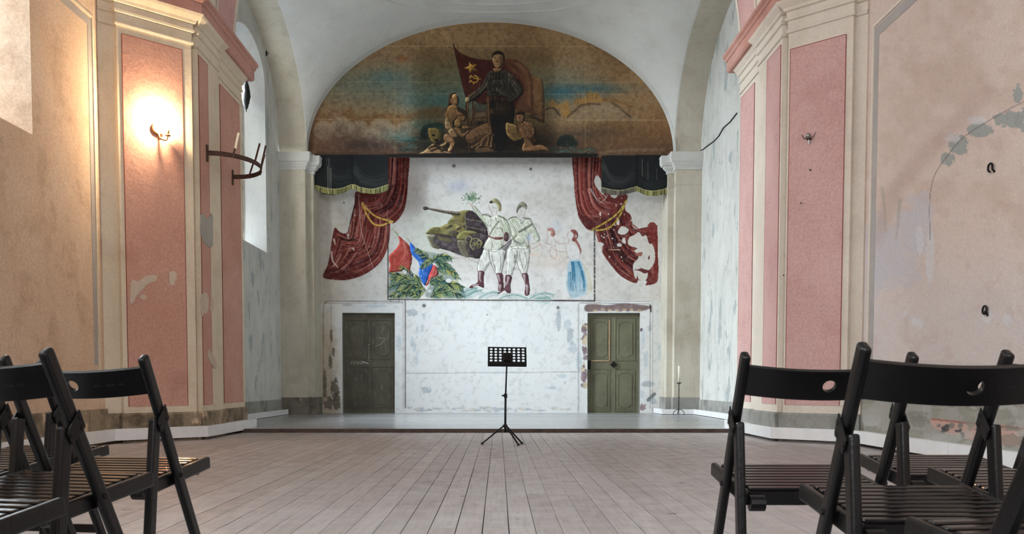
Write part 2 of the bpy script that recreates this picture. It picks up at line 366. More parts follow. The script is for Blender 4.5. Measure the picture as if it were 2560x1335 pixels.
def paint_mesh(name, cv, step, plane, mat, parent=None, keep=None, loc=(0,0,0), back=0.0):
    """grid of the painted surface; plane=('y',20.0) or ('x',4.3); keep(px,py)->bool mask on cells"""
    xs = np.arange(cv.x0, cv.x1+.01, step); ys = np.arange(cv.y0, cv.y1+.01, step); X, Y = np.meshgrid(xs, ys)
    D = ((X-PX0)/FPX)[...,None]*V(1,0,0)+((PY0-Y)/FPX)[...,None]*_up+_fw
    t = plane[1]/D[...,1] if plane[0] == 'y' else (plane[1]-CAMX)/D[...,0]
    P = _cam+D*t[...,None]-V(*loc)
    r = 1.0/cv.k; ix = np.clip(((X-cv.x0)*cv.k).astype(int), 0, cv.w-1); iy = np.clip(((Y-cv.y0)*cv.k).astype(int), 0, cv.h-1)
    col = lin(np.clip(cv.a, 0, 255)[iy, ix])
    h, w = X.shape; idx = np.arange(h*w).reshape(h, w)
    F = np.stack([idx[:-1,:-1], idx[1:,:-1], idx[1:,1:], idx[:-1,1:]], -1).reshape(-1, 4)
    if keep is not None:
        cx = (X[:-1,:-1]+X[1:,1:])/2; cy = (Y[:-1,:-1]+Y[1:,1:])/2; F = F[keep(cx, cy).reshape(-1)]
    used = np.unique(F); rm = np.full(h*w, -1); rm[used] = np.arange(len(used)); F = rm[F]
    me = bpy.data.meshes.new(name); nv, nf = len(used), len(F)
    me.vertices.add(nv); me.vertices.foreach_set('co', P.reshape(-1,3)[used].ravel().astype(np.float32))
    me.loops.add(nf*4); me.loops.foreach_set('vertex_index', F.ravel().astype(np.int32))
    me.polygons.add(nf); me.polygons.foreach_set('loop_start', np.arange(0, nf*4, 4, dtype=np.int32))
    me.update(calc_edges=True)
    at = me.color_attributes.new('paint', 'FLOAT_COLOR', 'POINT')
    c4 = np.concatenate([col.reshape(-1,3)[used], np.ones((nv,1))], 1).astype(np.float32); at.data.foreach_set('color', c4.ravel())
    me.materials.append(mat); me.validate()
    o = bpy.data.objects.new(name, me); COL.objects.link(o); o.location = loc
    if parent is not None: o.parent = parent
    return o

# ------------------------------------------------------------------ the setting: floor
YST, YB, XS = 13.08, 20.0, 4.3          # stage edge, mural wall, sanctuary side walls
fl = struct(MB().box(-5, 5, -7, YST+.02, -.10, -.03).build('floor', M['dark']), 'nave floor of pale worn boards running toward the low stage', 'floor')
unit = MB().box(-.5, .5, -.5, .5, -1, 0)
pm = unit.mesh('plank', M['plank'])
W = .127; GAP = .004
for i in range(-35, 36):
    x = i*W+.02; y = .5+random.uniform(-1.6, 0)
    while y < YST-.05:
        l = random.uniform(2.6, 4.6); y1 = min(y+l, YST)
        if YST-y1 < .7: y1 = YST
        ya = max(y, .3)
        if y1 > ya+.1:
            o = bpy.data.objects.new('plank', pm); COL.objects.link(o); o.parent = fl
            o.location = (x, (ya+y1)/2, random.uniform(-.0015, 0)); o.scale = (W-GAP*random.uniform(.4,1.4), y1-ya-.004, .028)
        y = y1
b = MB().box(-5, 5, -7, .3, -.03, 0).build('board_field', M['plank'], fl); b['kind'] = 'stuff'
st = struct(MB().box(-XS-.2, XS+.2, YST, YB+.3, -.1, .05).build('floor_stage', M['stage']), 'low raised stage floor of grey boards before the painted end wall', 'floor')
MB().box(-3.62, 3.62, YST-.035, YST, .0, .052).build('step_edge', M['nosing'], st)

# ------------------------------------------------------------------ piers carrying the chancel arch
def pier(sg, cy, xn, d1, yslab, yend, panel, zpan, ax1, ax2, mats, label, name):
    C = V(sg*3.6, cy); dr = V(sg, -1)/math.sqrt(2); n = V(-sg, -1)/math.sqrt(2); Np = V(sg*xn, cy-(xn-3.6)); sd = -1 if sg < 0 else 1
    path = [Np, C+dr*d1, C+dr*d1+n*.07, C+dr*.02+n*.07, C+dr*.02, V(sg*3.6, cy+.05), V(sg*3.53, cy+.05), V(sg*3.53, yslab), V(sg*3.6, yslab), V(sg*3.6, yend)]
    root = MB().prism([tuple(p) for p in path]+[(sg*6, yend), (sg*6, Np[1])], 0, 5.45).build(name, mats[0]); struct(root, label, 'pier')
    MB().sweep(path, [(-.02,.0),(.035,.0),(.035,.32),(.02,.345),(-.02,.345)], sd).build('plinth', mats[2], root)
    e = [(-.05,4.79),(.018,4.79),(.024,4.81),(.018,4.83),(.006,4.835),(.006,4.925),(.03,4.935),(.034,4.96),(.02,4.972),(.02,5.03),(.045,5.04),(.055,5.07),(.10,5.12),(.115,5.15),(-.05,5.15)]
    MB().sweep(path, e, sd).build('entablature', mats[3], root)
    pc = [Np, C, V(sg*3.6, yend+.12)]
    co = MB().sweep(pc, [(-.05,5.13),(.15,5.13),(.17,5.15),(.17,5.27),(.19,5.28),(.20,5.31),(.23,5.33),(.23,5.37),(.0,5.46),(-.05,5.46)], sd).build('cornice', M['corona'], root)
    MB().sweep(pc, [(.03,5.38),(.22,5.371),(.20,5.385),(.02,5.47)], sd).build('weathering', mats[3], co)
    def panel_on(o, d, nrm, a, b_, z0, z1, th=.006):
        m = MB(); p = lambda t, z, k: tuple(np.append(o+d*t+nrm*k, z))
        m.add([p(a,z0,0),p(b_,z0,0),p(b_,z1,0),p(a,z1,0),p(a,z0,th),p(b_,z0,th),p(b_,z1,th),p(a,z1,th)], [(0,1,2,3),(4,7,6,5),(0,4,5,1),(1,5,6,2),(2,6,7,3),(3,7,4,0)])
        m.build('panel', mats[1], root)
        ln = MB()
        for (ta, tb, za, zb) in ((a-.004,a+.003,z0,z1),(b_-.003,b_+.004,z0,z1),(a,b_,z1-.003,z1+.004)):
            ln.add([p(ta,za,-.001),p(tb,za,-.001),p(tb,zb,-.001),p(ta,zb,-.001),p(ta,za,th+.001),p(tb,za,th+.001),p(tb,zb,th+.001),p(ta,zb,th+.001)], [(0,1,2,3),(4,7,6,5),(0,4,5,1),(1,5,6,2),(2,6,7,3),(3,7,4,0)])
        ln.build('panel_outline', M['outline'], root)
    panel_on(C+n*.07, dr, n, panel[0], panel[1], zpan[0], zpan[1])
    ay = V(0, 1); an = V(-sg, 0)
    panel_on(V(sg*3.53, 0), ay, an, ax1[0], ax1[1], zpan[0], 4.72); panel_on(V(sg*3.6, 0), ay, an, ax2[0], ax2[1], zpan[0], 4.72)
    return root
M['outline'] = simple('dark_red_line', (140,70,58), .9)
PL = pier(-1, 11.53, 4.39, .93, 12.44, 13.78, (.14,.87), (.42,4.70), (11.62,11.97), (12.72,13.66),
     (M['cream'], M['pink_l'], M['plinth'], M['cream']), 'canted pier with salmon panels and a lit wall lamp on it', 'wall_pier_left')
PR = pier(1, 11.17, 4.26, .80, 12.23, 13.42, (.05,.72), (.44,4.60), (11.27,11.84), (12.66,13.36),
     (M['cream_r'], M['pink_r'], M['plinth_r'], M['cream_r']), 'canted pier with rose panels behind the folding chairs, its lamp unlit', 'wall_pier_right')

# chancel arch above the piers
AXC = 3.77
def ell(a, r, z0, n=48, t0=0, t1=math.pi):
    return [(a*math.cos(t0+(t1-t0)*i/n), z0+r*math.sin(t0+(t1-t0)*i/n)) for i in range(n+1)]
def ring(m, inner, y0, y1, top=10.6, half=6.0):
    """solid above an arch line between two depths"""
    n = len(inner); vs = []; fs = []
    for x, z in inner: vs += [(x,y0,z),(x,y1,z),(x,y0,top),(x,y1,top)]
    for i in range(n-1):
        a, b = 4*i, 4*(i+1); fs += [(a,a+1,b+1,b),(a,b,b+2,a+2),(a+1,a+3,b+3,b+1)]
    m.add(vs, fs); s = inner[0][0]
    z0 = inner[0][1]
    for q in (1, -1): m.box(min(q*s,q*half), max(q*s,q*half), y0, y1, z0, top)
    return m
arch = struct(ring(MB(), ell(3.60, 3.5, 5.45), 11.6, 13.45).build('ceiling_chancel_arch', M['cream_r']), 'wide chancel arch springing from both canted piers', 'arch')
def band(y0, y1, k, name, mat):
    a, b_ = ell(3.60-k, 3.5-k, 5.45), ell(3.60, 3.5, 5.45); m = MB(); vs = []; fs = []
    for (x,z),(X,Z) in zip(a, b_): vs += [(x,y0,z),(x,y1,z),(X,y0,Z),(X,y1,Z)]
    for i in range(len(a)-1):
        p, q = 4*i, 4*(i+1); fs += [(p,p+1,q+1,q),(p,q,q+2,p+2),(p+1,p+3,q+3,q+1)]
    m.add(vs, fs).build(name, mat, arch)
ring(MB(), ell(AXC, 2.66, 5.42), 13.32, 13.44).build('arch_fill', M['cream_r'], arch)
band(11.6, 12.35, .07, 'front_band', M['cream_r']); band(12.62, 13.36, .012, 'pink_band', M['pink_r'])
band(12.58, 12.62, .02, 'white_edge', M['cream_r']); band(13.36, 13.45, .02, 'white_edge', M['cream_r'])

# ------------------------------------------------------------------ walls with windows
def arc_open(ya, yb, zs, zsp, rise, n=14):
    """outline of an opening: up one side, segmental arch, down the other"""
    c, hw = (ya+yb)/2, (yb-ya)/2; pts = [(ya, zs)]
    pts += [(c-hw*math.cos(math.pi*i/n), zsp+rise*math.sin(math.pi*i/n)) for i in range(n+1)]
    return pts+[(yb, zs)]
def side_wall(name, x, sg, y0, y1, z1, wins, mat, label, depth=.55):
    """plane wall facing the room with splayed window recesses; wins: list of (ya,yb,zs,zspring,rise)"""
    m = MB(); y = y0
    for w in sorted(wins):
        ya, yb = w[0], w[1]; pts = arc_open(*w)
        m.add([(x,y,0),(x,ya,0),(x,ya,z1),(x,y,z1)], [(0,1,2,3)])
        m.add([(x,ya,0),(x,yb,0),(x,yb,w[2]),(x,ya,w[2])], [(0,1,2,3)])
        top = pts[1:-1]
        for (a, za), (b, zb) in zip(top[:-1], top[1:]): m.add([(x,a,za),(x,b,zb),(x,b,z1),(x,a,z1)], [(0,1,2,3)])
        y = yb
    m.add([(x,y,0),(x,y1,0),(x,y1,z1),(x,y,z1)], [(0,1,2,3)])
    root = m.build(name, mat); struct(root, label, 'wall')
    return root
def window(nm, x, sg, outer, inner, dep, label, panes=(3, 9), rm='reveal'):
    """splayed reveal from outer outline (room face) to inner outline, wooden bars and glass"""
    P, Q = arc_open(*outer), arc_open(*inner); n = len(P); xi = x+sg*dep; m = MB()
    m.add([(x,a,b) for a,b in P]+[(xi,a,b) for a,b in Q], [(i,(i+1)%n,n+(i+1)%n,n+i) for i in range(n)])
    root = m.build(nm, M[rm]); struct(root, label, 'window')
    f = MB(); f.tube([(xi,a,b) for a,b in Q]+[(xi,)+Q[0]], .035, 4)
    fo = f.build('window_frame', M['frame_wood'], root)
    ya, yb, zs, zsp, rise = inner
    for k in range(1, panes[0]): yy = ya+(yb-ya)*k/panes[0]; MB().box(xi-.015, xi+.015, yy-.012, yy+.012, zs, zsp+rise*.8).build('glazing_bar', M['frame_wood'], root)
    for k in range(1, panes[1]):
        zz = zs+(zsp+rise-zs)*k/panes[1]
        if zz < zsp+.02: MB().box(xi-.012, xi+.012, ya, yb, zz-.01, zz+.01).build('glazing_bar', M['frame_wood'], root)
    for i in range(panes[0]):
        for k in range(panes[1]):
            a, b_ = ya+(yb-ya)*i/panes[0], ya+(yb-ya)*(i+1)/panes[0]; za, zb = zs+(zsp+rise-zs)*k/panes[1], zs+(zsp+rise-zs)*(k+1)/panes[1]
            MB().box(xi+sg*.004, xi+sg*.008, a+.012, b_-.012, za+.01, zb-.01).build('pane', M['glass'], root)
    return root
M['reveal'] = plaster('white_reveal', (214,216,216), (200,203,204), (176,172,162), .4, .2, .3)
M['nave_l'] = plaster('peach_wall', (224,200,176), (214,186,160), (156,122,96), .6, .5, .10)
M['nave_r'] = plaster('dusty_pink_wall', (214,194,182), (204,183,170), (166,142,128), .4, .5, .12)
# sanctuary side walls
WIN = (15.75, 18.02, 3.20, 6.35, .65)
wl = side_wall('wall_left', -XS, -1, 13.7, 19.3, 8.4, [WIN], M['wall_cool'], 'pale flaking sanctuary wall with the deep arched window')
window('window_1', -XS, -1, WIN, (16.1, 17.66, 3.32, 6.1, .5), .36, 'tall arched sanctuary window with white splayed reveal and small panes', (4, 9))
NW = [(6.9, 9.2, 3.12, 6.4, .8), (.45, 2.75, 3.12, 6.4, .8)]
nl = side_wall('wall_nave_left', -4.39, -1, -7, 10.76, 9.0, NW, M['nave_l'], 'peach plaster nave wall beside the lit pier, sooty near its window')
for i, w in enumerate(NW):
    window('window_%d' % (i+2), -4.39, -1, w, (w[0]+.2, w[1]-.2, 3.30, 6.2, .6), .70, ['deep window recess high on the peach nave wall', 'nave window behind the rows of chairs'][i], (4, 9), 'nave_l')
wr = side_wall('wall_right', XS, 1, 13.3, 19.3, 8.4, [], M['wall_cool'], 'pale grey flaking sanctuary wall beside the candlestick')
for q, o in ((-1, wl), (1, wr)):
    MB().box(min(q*(XS-.02),q*XS), max(q*(XS-.02),q*XS), 13.8, 19.1, .05, .36).build('plinth', M['plinth_r'], o)
# rear wall with an unseen opening added for the fill light, nave vault
m = MB(); m.add([(-4.4,-7,0),(-2,-7,0),(-2,-7,10),(-4.4,-7,10)], [(0,1,2,3)]); m.add([(2,-7,0),(4.4,-7,0),(4.4,-7,10),(2,-7,10)], [(0,1,2,3)])
m.add([(-2,-7,0),(2,-7,0),(2,-7,3.2),(-2,-7,3.2)], [(0,1,2,3)]); m.add([(-2,-7,6.8),(2,-7,6.8),(2,-7,10),(-2,-7,10)], [(0,1,2,3)])
struct(m.build('wall_rear', M['nave_r']), 'plain rear nave wall with a wide opening added for fill light', 'wall')
m = MB(); a = ell(4.45, 3.2, 6.6, 32); m.add([(x,-7,z) for x,z in a]+[(x,11.6,z) for x,z in a], [(i,i+1,34+i,33+i) for i in range(32)])
struct(m.build('ceiling_nave', M['vault'], smooth=True), 'whitewashed nave vault above the chairs', 'ceiling')

# ------------------------------------------------------------------ sanctuary vault
AX, AR, ZS, YA, YC, YH, SR = 3.77, 2.66, 5.42, 19.2, 16.2, 3.0, 2.12
def Aof(x): return AR*math.sqrt(max(0, 1-(x/AX)**2))
def Sof(y): return SR*math.sqrt(max(0, 1-((y-YC)/YH)**2))
def zv(x, y): return ZS+(Aof(x)**3+Sof(y)**3)**(1/3)
nx, ny = 72, 60; m = MB(); vs = []
for j in range(ny+1):
    y = YC+YH*math.sin((j/ny-.5)*math.pi)
    for i in range(nx+1): x = AX*math.sin((i/nx-.5)*math.pi); vs.append((x, y, zv(x, y)))
m.add(vs, [(j*(nx+1)+i, j*(nx+1)+i+1, (j+1)*(nx+1)+i+1, (j+1)*(nx+1)+i) for j in range(ny) for i in range(nx)])
va = struct(m.build('ceiling_sanctuary', M['vault'], smooth=True), 'white shallow sail vault over the stage', 'ceiling')
for q in (-1, 1):           # wall arches: face and soffit between vault edge and side wall
    m = MB(); P = [(YC+YH*math.sin((j/40-.5)*math.pi),) for j in range(41)]; vs = []
    for (y,) in P: z = ZS+Sof(y); vs += [(q*AX,y,z),(q*(XS+.02),y,z-.02)]
    m.add(vs, [(2*j,2*j+1,2*j+3,2*j+2) for j in range(40)]); m.build('wall_arch', M['wall_tan'], va)
    m = MB(); vs = []
    for (y,) in P: z = ZS+Sof(y); vs += [(q*(AX+.0),y,z-.0),(q*(AX-.025),y,z+.0),(q*(AX-.025),y,z+.20),(q*AX,y,z+.22)]
    m.add(vs, [(4*j+k,4*j+(k+1)%4,4*j+4+(k+1)%4,4*j+4+k) for j in range(40) for k in range(4)]); m.build('arch_edge', M['vault'], va)
# soffit over the painted lunette and its raised edge
m = MB(); E = ell(AX, AR, ZS, 64); E2 = ell(AX+.005, AR+.16, ZS, 64)
m.add([(x,YA-.03,z) for x,z in E]+[(x,YA+.4,z) for x,z in E], [(i,i+1,66+i,65+i) for i in range(64)])
m.add([(x,YA-.03,z) for x,z in E]+[(x,YA-.03,z) for x,z in E2], [(i,65+i,66+i,i+1) for i in range(64)])
m.add([(x,YA-.03,z) for x,z in E2]+[(x,YA+.1,z) for x,z in E2], [(i,65+i,66+i,i+1) for i in range(64)])
m.build('lunette_arch', M['vault'], va, smooth=False)
for (rx, ry) in ((2.05, 2.05), (2.32, 2.30)):   # ring moulding at the crown
    pts = [(rx*math.cos(t)*1.08, YC+.32+ry*math.sin(t)*1.06) for t in np.linspace(0, 2*math.pi, 81)]
    MB().tube([(x, y, zv(x, y)-.004) for x, y in pts], .014, 6).build('crown_ring', M['vault'], va)

# ------------------------------------------------------------------ corner pilasters at the end wall
for q, nm, lb in ((-1, 'wall_pilaster_left', 'stained tan corner pilaster beside the dark worn door'), (1, 'wall_pilaster_right', 'tan corner pilaster behind the candlestick')):
    f = lambda a, b_: (min(q*a, q*b_), max(q*a, q*b_))
    root = struct(MB().box(*f(3.77, XS+.1), 19.1, 19.6, .05, 5.12).build(nm, M['wall_tan']), lb, 'pilaster')
    MB().box(*f(3.65, 3.9), 19.32, YB+.1, .05, 5.02).build('inner_step', M['wall_tan'], root)
    def capital(path, z0, name, gs=1.0):
        g = gs; pr = [(-.03,z0),(.02,z0),(.03,z0+.03),(.02,z0+.05),(.06*g,z0+.10),(.07*g,z0+.13),(.10*g,z0+.15),(.12*g,z0+.20),(.12*g,z0+.31),(.13*g,z0+.33),(-.03,z0+.35)]
        MB().sweep(path, pr, q).build(name, M['vault'], root)
    capital([V(q*XS, 19.1), V(q*3.77, 19.1), V(q*3.77, 19.5)], 5.03, 'capital')
    capital([V(q*3.80, 19.32), V(q*3.65, 19.32), V(q*3.65, 19.7)], 4.99, 'inner_capital', 1.35)
    MB().sweep([V(q*XS, 19.1), V(q*3.77, 19.1), V(q*3.77, 19.32), V(q*3.65, 19.32), V(q*3.65, YB)], [(-.02,4.72),(.012,4.72),(.012,4.745),(-.02,4.745)], q).build('neck_line', M['wall_tan'], root)
    MB().sweep([V(q*XS, 19.1), V(q*3.77, 19.1), V(q*3.77, 19.32), V(q*3.65, 19.32), V(q*3.65, YB)], [(-.02,.05),(.02,.05),(.02,.40),(-.02,.40)], q).build('base_band', M['plinth_d'] if q < 0 else M['plinth_r'], root)

# ------------------------------------------------------------------ white skirting ducts
def skirting(name, path, sd, z0, h, th, label, cuts):
    root = struct(MB().sweep(path, [(-th,z0+.02),(-.01,z0+.02),(-.01,z0+h-.01),(-th,z0+h-.01)], sd).build(name, M['white_paint']), label, 'skirting')
    pts = [np.asarray(p, float) for p in path]
    for a, b_ in zip(pts[:-1], pts[1:]):
        d = b_-a; l = np.linalg.norm(d); d /= l; n = max(1, int(round(l/cuts))); nn = V(-d[1], d[0])*sd
        for k in range(n):
            p, r = a+d*(l*k/n+.004), a+d*(l*(k+1)/n-.004)
            m = MB(); c = (p+r)/2
            m.obox((c[0]-nn[0]*.0, c[1]-nn[1]*.0, z0+h/2), np.append(d,0), np.append(nn,0), (0,0,1), np.linalg.norm(r-p)/2, .006, h/2)
            m.build('board', M['white_paint'], root)
    return root
skirting('baseboard_left', [(-4.25,7.0),(-4.25,10.64),(-3.43,11.46),(-3.43,13.76)], -1, .035, .135, .16, 'white boxed skirting around the foot of the salmon pier', 1.25)
skirting('baseboard_right', [(4.12,7.0),(4.12,10.41),(3.43,11.10),(3.43,13.40)], 1, .035, .135, .16, 'white boxed skirting around the foot of the rose pier', 1.25)
skirting('baseboard_stage_left', [(-4.14,13.8),(-4.14,18.97)], -1, .06, .10, .14, 'white skirting duct on the stage below the arched window', 2.4)
skirting('baseboard_stage_right', [(4.16,13.5),(4.16,18.95),(3.5,18.95),(3.5,19.95)], 1, .06, .10, .14, 'white skirting duct on the stage behind the candlestick', 1.8)

# ------------------------------------------------------------------ right nave wall (peeling paint, crack) and painted borders
cv = Canvas(2135, -60, 2700, 1140, 1.5, (214,195,184))
n1 = cv.fbm(90, 3); n2 = cv.fbm(26, 4); n3 = cv.fbm(9, 5)
yy = np.linspace(cv.y0, cv.y1, cv.h)[:,None]
cv.blend((slice(None), slice(None)), .55*sstep(n1, .4, .7), (198,174,160))
cv.blend((slice(None), slice(None)), .6*sstep(yy+90*(n1-.5), 520, 820)*np.ones((1, cv.w)), (206,200,199))
cv.blend((slice(None), slice(None)), .25*sstep(n2, .55, .75), (184,162,150))
for (x, y, rx, ry) in ((2190,600,26,60),(2215,650,40,60),(2260,600,44,70),(2295,560,34,60),(2240,690,50,30),(2185,690,24,44),(2310,520,20,40)): cv.blob(x, y, rx*1.25, ry*1.25, (196,192,197), .55, rag=1)
cv.strokes([[(2205,470),(2212,520),(2214,580)],[(2250,500),(2245,560),(2240,600)]], 6, (138,138,128), .4, w1=2, soft=2)
for (x, y, rx, ry) in ((2545,235,14,26),(2520,300,40,22),(2450,325,34,20),(2400,365,30,26),(2370,400,20,20),(2555,300,20,30)):
    cv.blob(x, y, rx, ry, (152,156,152), .85, rag=1)
for (x, y, rx, ry) in ((2440,300,26,12),(2380,345,22,14),(2300,600,10,40),(2325,640,12,70),(2285,805,8,14),(2262,785,6,10),(2300,810,10,14),(2468,790,14,22),(2520,800,12,18)):
    cv.blob(x, y, rx, ry, (210,208,210), .7, rag=1)
cv.stroke([(2700,215),(2600,240),(2545,262),(2490,292),(2440,322),(2400,352),(2365,395),(2340,432),(2328,470),(2324,520),(2326,600)], 1.1, (84,74,70), .75)
cv.stroke([(2185,600),(2240,480),(2300,400),(2400,300),(2470,230)], 26, (160,134,122), .3, soft=12)
cv.poly([(2135,1000),(2250,985),(2400,1010),(2700,1020),(2700,1140),(2135,1140)], (152,150,142), .9, 3, rag=1)
cv.poly([(2330,1048),(2420,1058),(2700,1075),(2700,1120),(2480,1110),(2400,1092),(2345,1075)], (196,158,146), .9, 1)
cv.stroke([(2330,1048),(2440,1060),(2700,1085)], 3, (150,80,70), .7)
for i in range(26):
    x = RNG.uniform(2340, 2680); cv.blob(x, 1070+.06*(x-2340)+RNG.uniform(-10,22), RNG.uniform(4,12), RNG.uniform(4,12), (70,70,74) if i % 2 else (120,120,112), .85, rag=1)
for i in range(90): cv.blob(RNG.uniform(2140,2690), RNG.uniform(1000,1135), RNG.uniform(8,40), RNG.uniform(5,18), [(126,124,114),(178,176,170),(140,138,126),(162,160,154)][i%4], .55, rag=1)
for i in range(22): cv.blob(RNG.uniform(2150,2690), RNG.uniform(940,1010), RNG.uniform(5,26), RNG.uniform(4,12), (150,158,162), .8, rag=1)
cv.strokes([[(2135,910+i*16),(2300,905+i*17),(2500,915+i*17),(2700,930+i*16)] for i in range(3)], 3, (150,140,134), .18, soft=2)
XR = 4.26
M['paint_wall'] = painted('flaking_painted_plaster', .3, .92, 45)
nr = struct(MB().add([(XR+.012,-7,0),(XR+.012,10.6,0),(XR+.012,10.6,9),(XR+.012,-7,9)], [(0,1,2,3)]).build('wall_nave_right', M['nave_r']), 'dusty pink nave wall with a slanting crack and blue grey flaking', 'wall')
paint_mesh('plaster_face', cv, 2.0, ('x', XR), M['paint_wall'], nr)
def border(q, x, ya, yb, z0, z1, yend, parent):
    f = lambda d: (min(x, x-q*d), max(x, x-q*d))
    MB().box(*f(.004), ya, yb, z0, z1).box(*f(.004), yend, ya, z1-(yb-ya), z1).build('grey_border', M['grey_band'], parent)
    MB().box(*f(.012), yb+.015, yb+.05, z0-.3, z1+.05).box(*f(.012), yend, yb+.015, z1+.02, z1+.05).build('border_moulding', M['cream_r'] if q > 0 else M['cream'], parent)
border(1, XR, 10.19, 10.30, .85, 4.55, -1, nr)
border(-1, -4.39, 10.48, 10.57, .9, 4.75, 9.32, nl)
MB().box(-4.39, -4.36, 6.0, 10.74, .0, .40).build('plinth', M['plinth'], nl)

# ------------------------------------------------------------------ end wall: mural, stains, door surrounds
C7, C8, TK, SO, FG = (700,360,3.179), (1200,360,3.179), (960,450,4.306), (1150,450,4.306), (960,560,7.025)
cv = Canvas(795, 385, 1659, 1039, 2.0, (216,215,212))
A = (slice(None), slice(None)); n1 = cv.fbm(120, 21); n2 = cv.fbm(30, 22); n3 = cv.fbm(8, 23)
YY, XX = np.meshgrid(np.linspace(cv.y0, cv.y1, cv.h), np.linspace(cv.x0, cv.x1, cv.w), indexing='ij')
cv.blend(A, .6*sstep(n1, .42, .7)*(YY < 755), (196,192,186)); cv.blend(A, .35*sstep(n2, .5, .75)*(YY < 755), (180,178,176))
cv.blend(A, sstep(YY, 745, 760)*.8, (228,232,234)); cv.blend(A, .3*sstep(n2, .5, .7)*(YY > 750), (212,218,222))
cv.blend(A, .8*sstep(-XX+60*(n1-.5), -860, -815)*sstep(YY, 700, 860), (176,160,136))
cv.blend(A, .45*sstep(-XX+70*(n1-.5), -870, -810)*(YY < 760), (172,160,142))
cv.blend(A, .35*sstep(XX+60*(n1-.5), 1600, 1650), (196,192,184))
# flaked grey-blue patches on the lower wall and around the doors
for (x, y, rx, ry) in ((1030,782,16,10),(1060,790,5,9),(1043,825,3,12),(1056,820,3,12),(1030,855,5,14),(1036,868,5,12),(1042,900,4,18),(1065,975,14,9),(997,855,7,22),(1010,965,4,10),
        (1396,800,7,34),(1425,840,10,26),(1418,812,10,16),(1432,870,12,14),(1405,940,12,6),(1448,905,8,30),(1380,970,14,4),(1620,960,18,8),(1616,900,6,24),(1608,850,5,30),(1632,1002,10,8),(1650,880,5,26),(1605,985,8,10),(1625,820,5,10),(940,765,30,5),(870,762,16,4)):
    cv.blob(x, y, rx, ry, (186,198,207) if (x+y) % 3 else (160,170,178), .65, rag=1)
for (x, y, rx, ry) in ((838,975,12,30),(842,1005,10,24),(826,905,5,20),(828,840,4,16),(834,880,4,12),(812,960,5,40),(822,1010,12,18)): cv.blob(x, y, rx, ry, (96,86,76), .8, rag=1)
cv.poly([(1462,765),(1480,760),(1520,763),(1560,758),(1600,762),(1621,765),(1622,772),(1600,778),(1560,777),(1500,778),(1466,779)], (118,100,100), .95, .5)
for x in range(1480, 1600, 9): cv.blob(x, 775+RNG.uniform(-3,2), 6, 3.5, (196,170,134) if x % 2 else (134,112,110), .8, rag=1)
for i in range(34):
    y = RNG.uniform(783, 965); cv.blob(1456+RNG.uniform(0,10), y, RNG.uniform(3,8), RNG.uniform(4,11), (128,112,116) if i % 3 else (206,190,160), .85, rag=1)
cv.blob(1459, 942, 7, 16, (132,112,122), .9, rag=1); cv.blob(1607, 1018, 9, 10, (140,116,120), .85, rag=1); cv.blob(1603, 824, 4, 5, (90,80,82), .9, rag=1)
for (P, w, a) in (([(812,756),(822,753),(1008,755)],1.2,.7),([(808,1010),(808,765),(814,757)],1.6,.7),([(828,1010),(828,758)],1.0,.5),([(1013,752),(1013,1020)],2.2,.75),([(1008,1020),(1008,758)],1,.35),
        ([(1446,760),(1446,1030)],1.6,.5),([(1450,760),(1450,1030)],1,.35),([(1449,757),(1625,760),(1626,1020)],1.2,.6),([(1632,752),(1632,1030)],1.0,.4),([(1449,752),(1628,754)],1,.4),([(1016,933),(1200,932),(1445,930)],2.0,.25),([(812,758),(1008,758)],.8,.4)):
    cv.stroke(P, w, (98,88,86), a, smooth=False)
cv.stroke([(1626,764),(1627,778)], 4, (70,58,58), .9); cv.stroke([(1620,1000),(1636,985)], 6, (80,84,88), .7)
for i in range(46):
    x, y = RNG.uniform(1016,1440), RNG.uniform(765,1000); l = RNG.uniform(6,40); cv.stroke([(x,y),(x+l*.7,y-l)], .8, (150,140,140), .22, smooth=False)
for i in range(60):
    x, y = RNG.uniform(805,1650), RNG.uniform(400,1030); cv.blob(x, y, RNG.uniform(.5,1.3), RNG.uniform(.5,1.3), (90,84,80), .7)
for (x, y, r) in ((1135,415,4),(1327,423,3),(1060,764,4),(1395,769,3.5),(1218,787,1.5),(860,507,2)): cv.blob(x, y, r, r, (40,34,32), .95)
for i in range(50): x = RNG.uniform(1016,1440); cv.blob(x, 1022+RNG.uniform(-3,6), RNG.uniform(4,14), RNG.uniform(1.5,4), (206,200,190) if i % 2 else (180,186,192), .8, rag=1)
# mural ground and sky tints inside the painted frame
IN = ((XX > 970)&(XX < 1487)&(YY < 748)).astype(float)
cv.blend(A, IN*.5*np.exp(-((XX-1080)/75)**2-((YY-580)/60)**2), (186,200,182))
cv.blend(A, IN*.55*np.exp(-((XX-1145)/26)**2-((YY-466)/16)**2), (158,170,196)); cv.blend(A, IN*.5*np.exp(-((XX-1025)/45)**2-((YY-500)/70)**2), (168,160,158))
cv.blend(A, IN*.4*np.exp(-((XX-1390)/16)**2-((YY-566)/12)**2), (170,176,196)); cv.blend(A, IN*.45*sstep(YY, 640, 720), (232,232,234))
cv.blend(A, IN*.3*np.exp(-((XX-1400)/60)**2-((YY-655)/20)**2), (206,180,160)); cv.blend(A, IN*.25*sstep(n2,.5,.7)*(YY > 660), (196,190,190))
